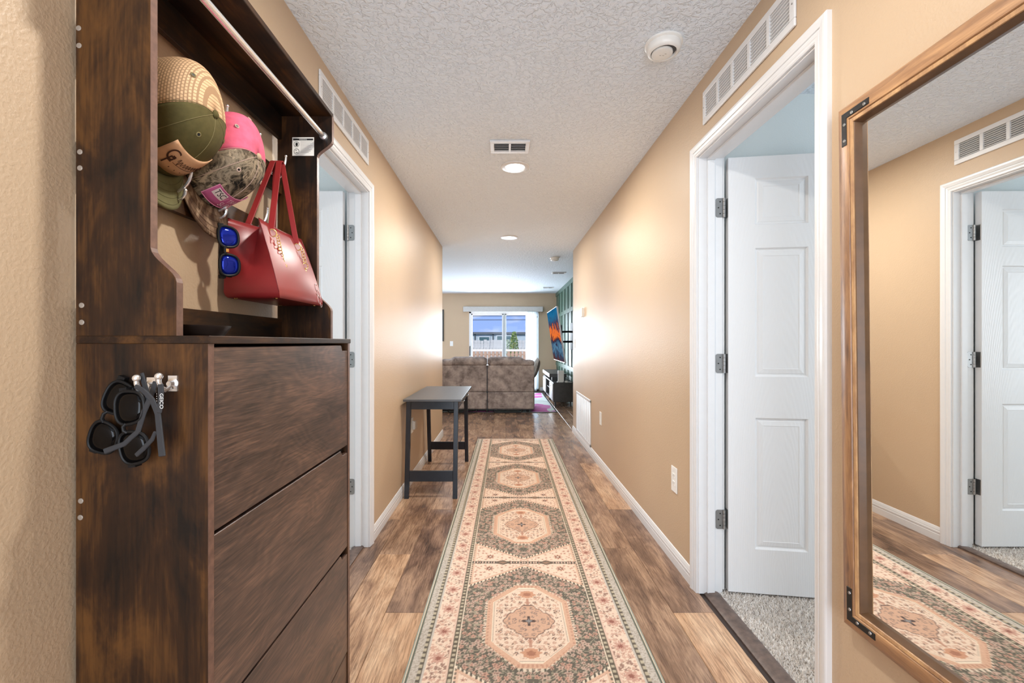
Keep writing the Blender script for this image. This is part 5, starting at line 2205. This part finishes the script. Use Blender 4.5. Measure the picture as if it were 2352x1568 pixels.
for xc in (-0.70, 0.06):
    g_ = MB()
    g_.tube([(xc - 0.24, SY + 0.06, 0.055), (xc - 0.24, SY - 0.03, 0.030), (xc - 0.22, SY - 0.06, 0.012), (xc + 0.22, SY - 0.06, 0.012), (xc + 0.24, SY - 0.03, 0.030), (xc + 0.24, SY + 0.06, 0.055)], 0.009, 8)
    g_.tube([(xc - 0.20, SY + 0.02, 0.040), (xc + 0.20, SY + 0.02, 0.040)], 0.008, 8)
    g_.build('recliner_bar', M['black_metal'], sofa, smooth='auto')
for xc in (-1.80, -1.09, -0.29, 0.40):
    for yc in (SY + 0.05, SY + 0.85):
        MB().cyl((xc, yc, 0.009), (xc, yc, 0.06), 0.022, n=12).build('foot', M['black'], sofa)
# throw pillow leaning over the arm
pl = MB()


def pil(u, v):
    x, z = (u - 0.5) * 2, (v - 0.5) * 2
    return x, z


for sgn in (1, -1):
    def pf(u, v, sgn=sgn):
        a, b = (u - 0.5) * 2, (v - 0.5) * 2
        th_ = 0.065 * (max(0, 1 - abs(a) ** 2.5) * max(0, 1 - abs(b) ** 2.5)) ** 0.6
        pin = 1 - 0.07 * (1 - abs(a * b))
        return Vector((0.555 + sgn * th_ + 0.10 * b * 0.5 + 0.02, 8.00 + a * 0.20 * pin, 0.715 + b * 0.175 * pin + a * 0.02))
    pl.grid(pf, 16, 16)
tag(pl.build('throw_pillow', plain('beige_grey_cloth', (0.22, 0.20, 0.17), 0.9, spec=0.2, var=0.25, vscale=14), smooth=True), 'grey beige throw pillow sticking out over the sofa arm', 'pillow')

# television on a wall arm, tilted down, seen from its side
tvr = thing('television', (0.955, 8.03, 0.84), 'large flat television tilted from the green wall, fiery sunset on screen', 'television')
t = NT('sunset_screen')
tc = t.coords()
sepx = t.n('ShaderNodeSeparateXYZ')
t.l(tc, sepx.inputs[0])
n1 = t.noise(t.coords((1, 2.0, 3.4)), 2.2, 6, 0.6, 0.6)
zz = t.math('ADD', t.math('MULTIPLY', sepx.outputs[2], 1.05), t.math('MULTIPLY', t.math('SUBTRACT', n1, 0.5), 0.65))
col = t.ramp(zz, [(0.02, (0.10, 0.035, 0.030)), (0.14, (0.03, 0.05, 0.10)), (0.26, (0.10, 0.23, 0.36)), (0.36, (0.015, 0.02, 0.06)), (0.42, (0.10, 0.03, 0.03)), (0.50, (0.95, 0.20, 0.03)), (0.60, (0.75, 0.16, 0.04)), (0.68, (0.08, 0.03, 0.06)), (0.78, (0.03, 0.10, 0.20)), (0.90, (0.01, 0.16, 0.34)), (1.0, (0.005, 0.10, 0.25))])
t.base((0.004, 0.004, 0.004)).pr(0.6, 0, 0.0)
t.l(col, t.b.inputs['Emission Color'])
t.b.inputs['Emission Strength'].default_value = 0.7
M['screen'] = t.m
TY0, TY1, TZ0, TZ1 = 7.25, 8.82, 0.84, 1.79
XT0, XT1 = 1.005, 0.865      # x of the screen at bottom and top (leans out at the top)


def tvx(z, d):
    return XT0 + (XT1 - XT0) * (z - TZ0) / (TZ1 - TZ0) + d


def slab(mb, y0, y1, z0, z1, d0, d1):
    mb.hexa([(tvx(z0, d0), y0, z0), (tvx(z0, d1), y0, z0), (tvx(z0, d1), y1, z0), (tvx(z0, d0), y1, z0), (tvx(z1, d0), y0, z1), (tvx(z1, d1), y0, z1), (tvx(z1, d1), y1, z1), (tvx(z1, d0), y1, z1)])
    return mb


slab(MB(), TY0, TY1, TZ0, TZ1, 0.002, 0.030).build('bezel', plain('silver_bezel', (0.45, 0.46, 0.48), 0.3, 0.6), tvr, bevel=0.003)
slab(MB(), TY0 + 0.012, TY1 - 0.012, TZ0 + 0.014, TZ1 - 0.012, -0.0005, 0.003).build('screen', M['screen'], tvr)
slab(MB(), TY0 + 0.25, TY1 - 0.25, TZ0 + 0.12, TZ1 - 0.30, 0.030, 0.065).build('rear_housing', M['black'], tvr, bevel=0.01)
mt_ = thing('tv_mount', (XG - 0.02, 8.0, 1.1), 'black folding wall mount arm behind the television', 'tv mount')
MB().box(XG - 0.045, XG - 0.019, 7.85, 8.2, 1.05, 1.55).build('wall_bracket', M['black_metal'], mt_, bevel=0.003)
MB().box(1.020, 1.036, 7.75, 8.3, 1.08, 1.50).build('tv_bracket', M['black_metal'], mt_, bevel=0.003)
for zc in (1.20, 1.38):
    a_ = MB()
    a_.tube([(XG - 0.04, 8.02, zc), (1.15, 7.80, zc), (1.03, 8.02, zc)], 0.018, 8)
    a_.build('arm', M['black_metal'], mt_, smooth='auto')

# low media console with shelves
ms = thing('media_console', (1.085, 9.0, 0), 'low charcoal media console with open shelves along the green wall', 'console')
char = plain('charcoal_laminate', (0.045, 0.042, 0.040), 0.4, var=0.2, vscale=20)
pale = plain('light_grey_front', (0.50, 0.50, 0.49), 0.4)
CX0, CX1, CYA, CYB, CZ = 0.905, 1.265, 8.02, 10.02, 0.445
MB().box(CX0, CX1, CYA, CYB, CZ - 0.025, CZ).build('top_board', char, ms, bevel=0.002)
MB().box(CX0, CX1, CYA, CYB, 0.09, 0.11).build('bottom_board', char, ms, bevel=0.002)
for y in (CYA, 8.60, 9.38, CYB - 0.02):
    MB().box(CX0 + 0.002, CX1, y, y + 0.02, 0.11, CZ - 0.025).build('upright', char, ms, bevel=0.002)
MB().box(CX1 - 0.01, CX1, CYA + 0.02, CYB - 0.02, 0.11, CZ - 0.025).build('back_panel', char, ms)
MB().box(CX0 + 0.02, CX1 - 0.01, 8.62, 9.38, 0.26, 0.275).build('shelf', char, ms)
for ya, yc in ((CYA + 0.02, 8.60), (9.40, CYB - 0.02)):
    d_ = MB().box(CX0 - 0.012, CX0 + 0.004, ya + 0.003, yc - 0.003, 0.112, CZ - 0.028).build('door', pale, ms, bevel=0.002)
    MB().box(CX0 - 0.024, CX0 - 0.012, (ya + yc) / 2 - 0.05, (ya + yc) / 2 + 0.05, 0.36, 0.372).build('handle', M['black_metal'], d_, bevel=0.002)
for x in (CX0 + 0.03, CX1 - 0.05):
    for y in (CYA + 0.03, 9.0, CYB - 0.05):
        MB().box(x, x + 0.025, y, y + 0.025, 0.0, 0.09).build('leg', M['black'], ms)
# riser shelf on the console
rs = thing('riser_shelf', (1.04, 9.1, CZ), 'white edged riser shelf standing on the media console', 'shelf')
MB().box(0.872, 1.20, 8.36, 9.75, 0.520, 0.585).build('top_board', char, rs, bevel=0.002)
MB().box(0.866, 0.873, 8.36, 9.75, 0.518, 0.587).build('front_edge', pale, rs, bevel=0.001)
for y in (8.40, 9.68):
    MB().box(0.92, 1.18, y, y + 0.03, CZ, 0.520).build('leg', M['black'], rs)
rt = thing('router', (1.06, 8.12, CZ), 'upright white router at the near end of the console', 'router')
MB().box(1.000, 1.112, 8.09, 8.13, CZ + 0.012, 0.665).build('housing', M['plastic'], rt, bevel=0.006, seg=2)
MB().box(0.985, 1.10, 8.08, 8.16, CZ, CZ + 0.014).build('base', M['plastic'], rt, bevel=0.003)
wb = thing('power_brick', (1.16, 8.07, CZ), 'small white power brick beside the router', 'power brick')
MB().box(1.125, 1.175, 8.045, 8.09, CZ, CZ + 0.030).build('housing', M['plastic'], wb, bevel=0.004)
MB().tube([(1.175, 8.07, CZ + 0.012), (1.20, 8.08, CZ + 0.006), (1.24, 8.075, CZ + 0.006), (1.262, 8.07, CZ + 0.006)], 0.004, 6).build('cable', M['plastic'], wb, smooth='auto')

# framed picture on the back wall, mostly hidden by the hallway corner
pc = thing('framed_picture', (-1.9, YB, 1.22), 'dark framed picture on the back wall behind the hallway corner', 'picture')
f = MB()
f.box(-2.30, -1.495, YB - 0.028, YB - 0.001, 1.22, 1.25).box(-2.30, -1.495, YB - 0.028, YB - 0.001, 1.97, 2.0)
f.box(-2.30, -2.27, YB - 0.028, YB - 0.001, 1.25, 1.97).box(-1.525, -1.495, YB - 0.028, YB - 0.001, 1.25, 1.97)
f.build('frame', plain('dark_teal_frame', (0.02, 0.035, 0.04), 0.4), pc, bevel=0.003)
MB().box(-2.27, -1.525, YB - 0.012, YB - 0.001, 1.25, 1.97).build('canvas', plain('muted_canvas', (0.14, 0.20, 0.20), 0.7, var=0.4, vscale=4), pc)

# vertical blinds stacked at the right of the sliding door, with valance
t = NT('blind_vane')
t.base((0.84, 0.85, 0.86)).pr(0.6)
tl_ = t.n('ShaderNodeBsdfTranslucent')
tl_.inputs[0].default_value = (0.88, 0.92, 0.95, 1)
mx = t.n('ShaderNodeMixShader')
mx.inputs[0].default_value = 0.6
t.l(t.b.outputs[0], mx.inputs[1])
t.l(tl_.outputs[0], mx.inputs[2])
t.l(mx.outputs[0], t.out.inputs[0])
M['vane'] = t.m
vb = thing('vertical_blinds', (0, YB - 0.06, 0), 'white vertical blinds drawn aside under a pale valance at the sliding door', 'blinds')
v_ = MB()
v_.box(-1.005, 0.950, YB - 0.115, YB - 0.105, 1.940, 2.068).box(-1.005, 0.950, YB - 0.115, YB - 0.001, 2.062, 2.068)
v_.box(-1.005, -0.998, YB - 0.115, YB - 0.001, 1.940, 2.068).box(0.943, 0.950, YB - 0.115, YB - 0.001, 1.940, 2.068)
v_.build('valance', plain('pale_grey_valance', (0.55, 0.53, 0.50), 0.5, var=0.05), vb, bevel=0.002)
MB().box(-0.96, 0.92, YB - 0.085, YB - 0.045, 1.955, 1.985).build('head_rail', M['trim'], vb)
for i in range(9):
    xc = 0.545 + i * 0.034
    a = R(62 + 5 * math.sin(i * 2.1))
    hw = 0.044
    dx, dy = hw * math.cos(a), hw * math.sin(a)
    sl = MB()
    sl.hexa([(xc - dx, YB - 0.062 - dy, 0.03), (xc + dx, YB - 0.062 + dy, 0.03), (xc + dx + 0.001, YB - 0.060 + dy, 0.03), (xc - dx + 0.001, YB - 0.060 - dy, 0.03),
             (xc - dx, YB - 0.062 - dy, 1.955), (xc + dx, YB - 0.062 + dy, 1.955), (xc + dx + 0.001, YB - 0.060 + dy, 1.955), (xc - dx + 0.001, YB - 0.060 - dy, 1.955)])
    sl.build('vane', M['vane'], vb)
MB().box(0.795, 0.815, YB - 0.115 + 0.02, YB - 0.08, 1.80, 1.83).build('cord_clip', plain('blue_grey_clip', (0.10, 0.12, 0.2), 0.4), vb, bevel=0.003)

# ------------------------------------------------------------------ the yard beyond the glass
GZ = -0.70
t = NT('lawn')
t.base(t.ramp(t.noise(t.coords(), 6, 6), [(0.35, (0.12, 0.16, 0.05)), (0.65, (0.30, 0.30, 0.14))])).pr(0.95, 0, 0.1)
struct(MB().box(-40, 40, 10.95, 90, GZ - 0.2, GZ).build('ground', t.m))
patio = struct(MB().box(-2.5, 2.5, 10.89, 12.4, GZ, -0.05).build('patio', plain('patio_concrete', (0.45, 0.43, 0.40), 0.8, var=0.1)))

bw = plain('brown_fence_wood', (0.40, 0.26, 0.19), 0.8, var=0.25, vscale=10)
bl = plain('bleached_rail', (0.72, 0.66, 0.62), 0.8, var=0.1)
bf = thing('picket_fence', (0, 14.0, GZ), 'brown picket fence with pale top rail in the yard beyond the sliding door', 'fence')
MB().box(-5.2, 5.2, 13.97, 14.05, 0.905, 0.970).build('top_rail', bl, bf, bevel=0.004)
MB().box(-5.2, 5.2, 14.0, 14.04, 0.78, 0.83).build('rail', bw, bf)
MB().box(-5.2, 5.2, 14.0, 14.04, -0.4, -0.32).build('rail', bw, bf)
pk = MB().box(-0.045, 0.045, -0.012, 0.012, 0, 1.56).build('picket', bw)
pkm = pk.data
bpy.data.objects.remove(pk)
i = 0
x = -5.1
while x < 5.15:
    o = bpy.data.objects.new('picket', pkm)
    COL.objects.link(o)
    o.parent = bf
    o.location = (x, -0.012, 0.04)
    x += 0.125

gw = plain('weathered_grey_board', (0.50, 0.49, 0.50), 0.85, var=0.22, vscale=5)
gf = thing('board_fence', (0, 20.0, GZ), 'tall weathered grey board fence behind the picket fence', 'fence')
for z in (-0.3, 0.9):
    MB().box(-7.5, 7.5, 20.02, 20.06, z, z + 0.09).build('rail', gw, gf)
pk = MB().box(-0.068, 0.068, -0.01, 0.01, 0, 2.0).build('board', gw)
pkm = pk.data
bpy.data.objects.remove(pk)
x = -7.4
rr = random.Random(5)
while x < 7.45:
    o = bpy.data.objects.new('board', pkm)
    COL.objects.link(o)
    o.parent = gf
    o.location = (x, rr.uniform(-0.012, 0.012), rr.uniform(-0.03, 0.03))
    o.rotation_euler = (0, rr.uniform(-0.006, 0.006), 0)
    x += 0.145

nb = thing('neighbour_house', (0, 28.0, GZ), 'low blue grey house with dark roof edge behind the fences', 'house')
side = plain('blue_grey_siding', (0.40, 0.47, 0.53), 0.7, var=0.12, vscale=3)
MB().box(-12, 12, 26.0, 32.0, GZ, 1.72).build('wall', side, nb)
MB().box(-12.4, 12.4, 25.9, 32.4, 1.70, 1.82).build('roof', plain('dark_roof_edge', (0.12, 0.13, 0.15), 0.8), nb)
for x in (-5.6, -3.65, -1.74, -0.66, 0.5, 1.6, 3.4, 5.2):
    MB().box(x - 0.04, x + 0.04, 25.96, 26.0, GZ, 1.70).build('trim_board', plain('dark_trim', (0.06, 0.08, 0.10), 0.7), nb)
for xa, xb, z0, z1 in ((-1.48, -0.90, 1.10, 1.52), (-0.42, -0.08, 1.08, 1.58), (0.05, 0.38, 1.08, 1.58), (2.2, 3.0, 1.0, 1.5)):
    w_ = MB().box(xa - 0.05, xb + 0.05, 25.95, 25.99, z0 - 0.05, z1 + 0.05).build('window', plain('pale_window_trim', (0.55, 0.58, 0.6), 0.6), nb)
    MB().box(xa, xb, 25.93, 25.955, z0, z1).build('pane', plain('dusky_pane', (0.06, 0.12, 0.14), 0.2), w_)


def shrub(name, label, xc, yc, zb, zt, rad, mats, n, seed, trunk=True):
    root = thing(name, (xc, yc, zb), label, 'tree' if trunk else 'shrub')
    r = random.Random(seed)
    if trunk:
        MB().tube([(xc, yc, zb), (xc + 0.02, yc, (zb + zt) / 2), (xc - 0.02, yc, zt - 0.15)], [0.03, 0.022, 0.008], 8).build('trunk', plain('bark', (0.10, 0.07, 0.045), 0.9), root)
    for k, mt2 in enumerate(mats):
        m = MB()
        for i in range(n):
            q = r.random()
            z = zb + (zt - zb) * ((0.25 if trunk else 0.02) + (0.75 if trunk else 0.98) * q)
            rr_ = rad * (math.sin(math.pi * (0.12 + 0.80 * q)) ** 0.7) * r.random() ** 0.5
            a = r.random() * 6.283
            c = Vector((xc + rr_ * math.cos(a), yc + rr_ * math.sin(a), z))
            s = r.uniform(0.022, 0.045)
            d1_ = Vector((r.uniform(-1, 1), r.uniform(-1, 1), r.uniform(-1, 1))).normalized() * s
            d2_ = Vector((r.uniform(-1, 1), r.uniform(-1, 1), r.uniform(-1, 1))).normalized() * s * 0.6
            m.add([c - d1_, c + d2_, c + d1_, c - d2_], [(0, 1, 2, 3)])
        tag(m.build('foliage', mt2, root), kind='stuff')
    return root


lf1 = plain('leaf_green', (0.07, 0.20, 0.035), 0.6, var=0.4)
lf2 = plain('leaf_yellow_green', (0.30, 0.36, 0.06), 0.6, var=0.3)
lf3 = plain('leaf_silver', (0.42, 0.50, 0.38), 0.7, var=0.2)
shrub('young_tree', 'young green tree standing between the picket and board fences', 0.38, 16.8, GZ, 1.60, 0.19, [lf1, lf2], 1100, 3)
shrub('pale_shrub', 'pale silvery shrub beside the young green tree', 0.16, 17.3, GZ, 1.30, 0.17, [lf3], 1100, 4, False)
pw = thing('power_line', (0, 40, GZ), 'two thin power lines crossing the sky above the neighbouring house', 'power line')
for (za, zc) in ((3.45, 3.62), (3.82, 3.98)):
    pts = [(-30 + 3 * i, 40, za + (zc - za) * i / 20 - 0.25 * math.sin(math.pi * i / 20)) for i in range(21)]
    MB().tube(pts, 0.028, 6).build('wire', M['black'], pw)
for x in (-30, 30):
    MB().cyl((x, 40, GZ), (x, 40, 4.3), 0.12, 0.09, 12).build('pole', plain('pole_wood', (0.12, 0.09, 0.07), 0.9), pw)
    MB().box(x - 0.06, x + 0.06, 39.9, 40.1, 3.30, 4.1).build('bracket', M['black_metal'], pw)
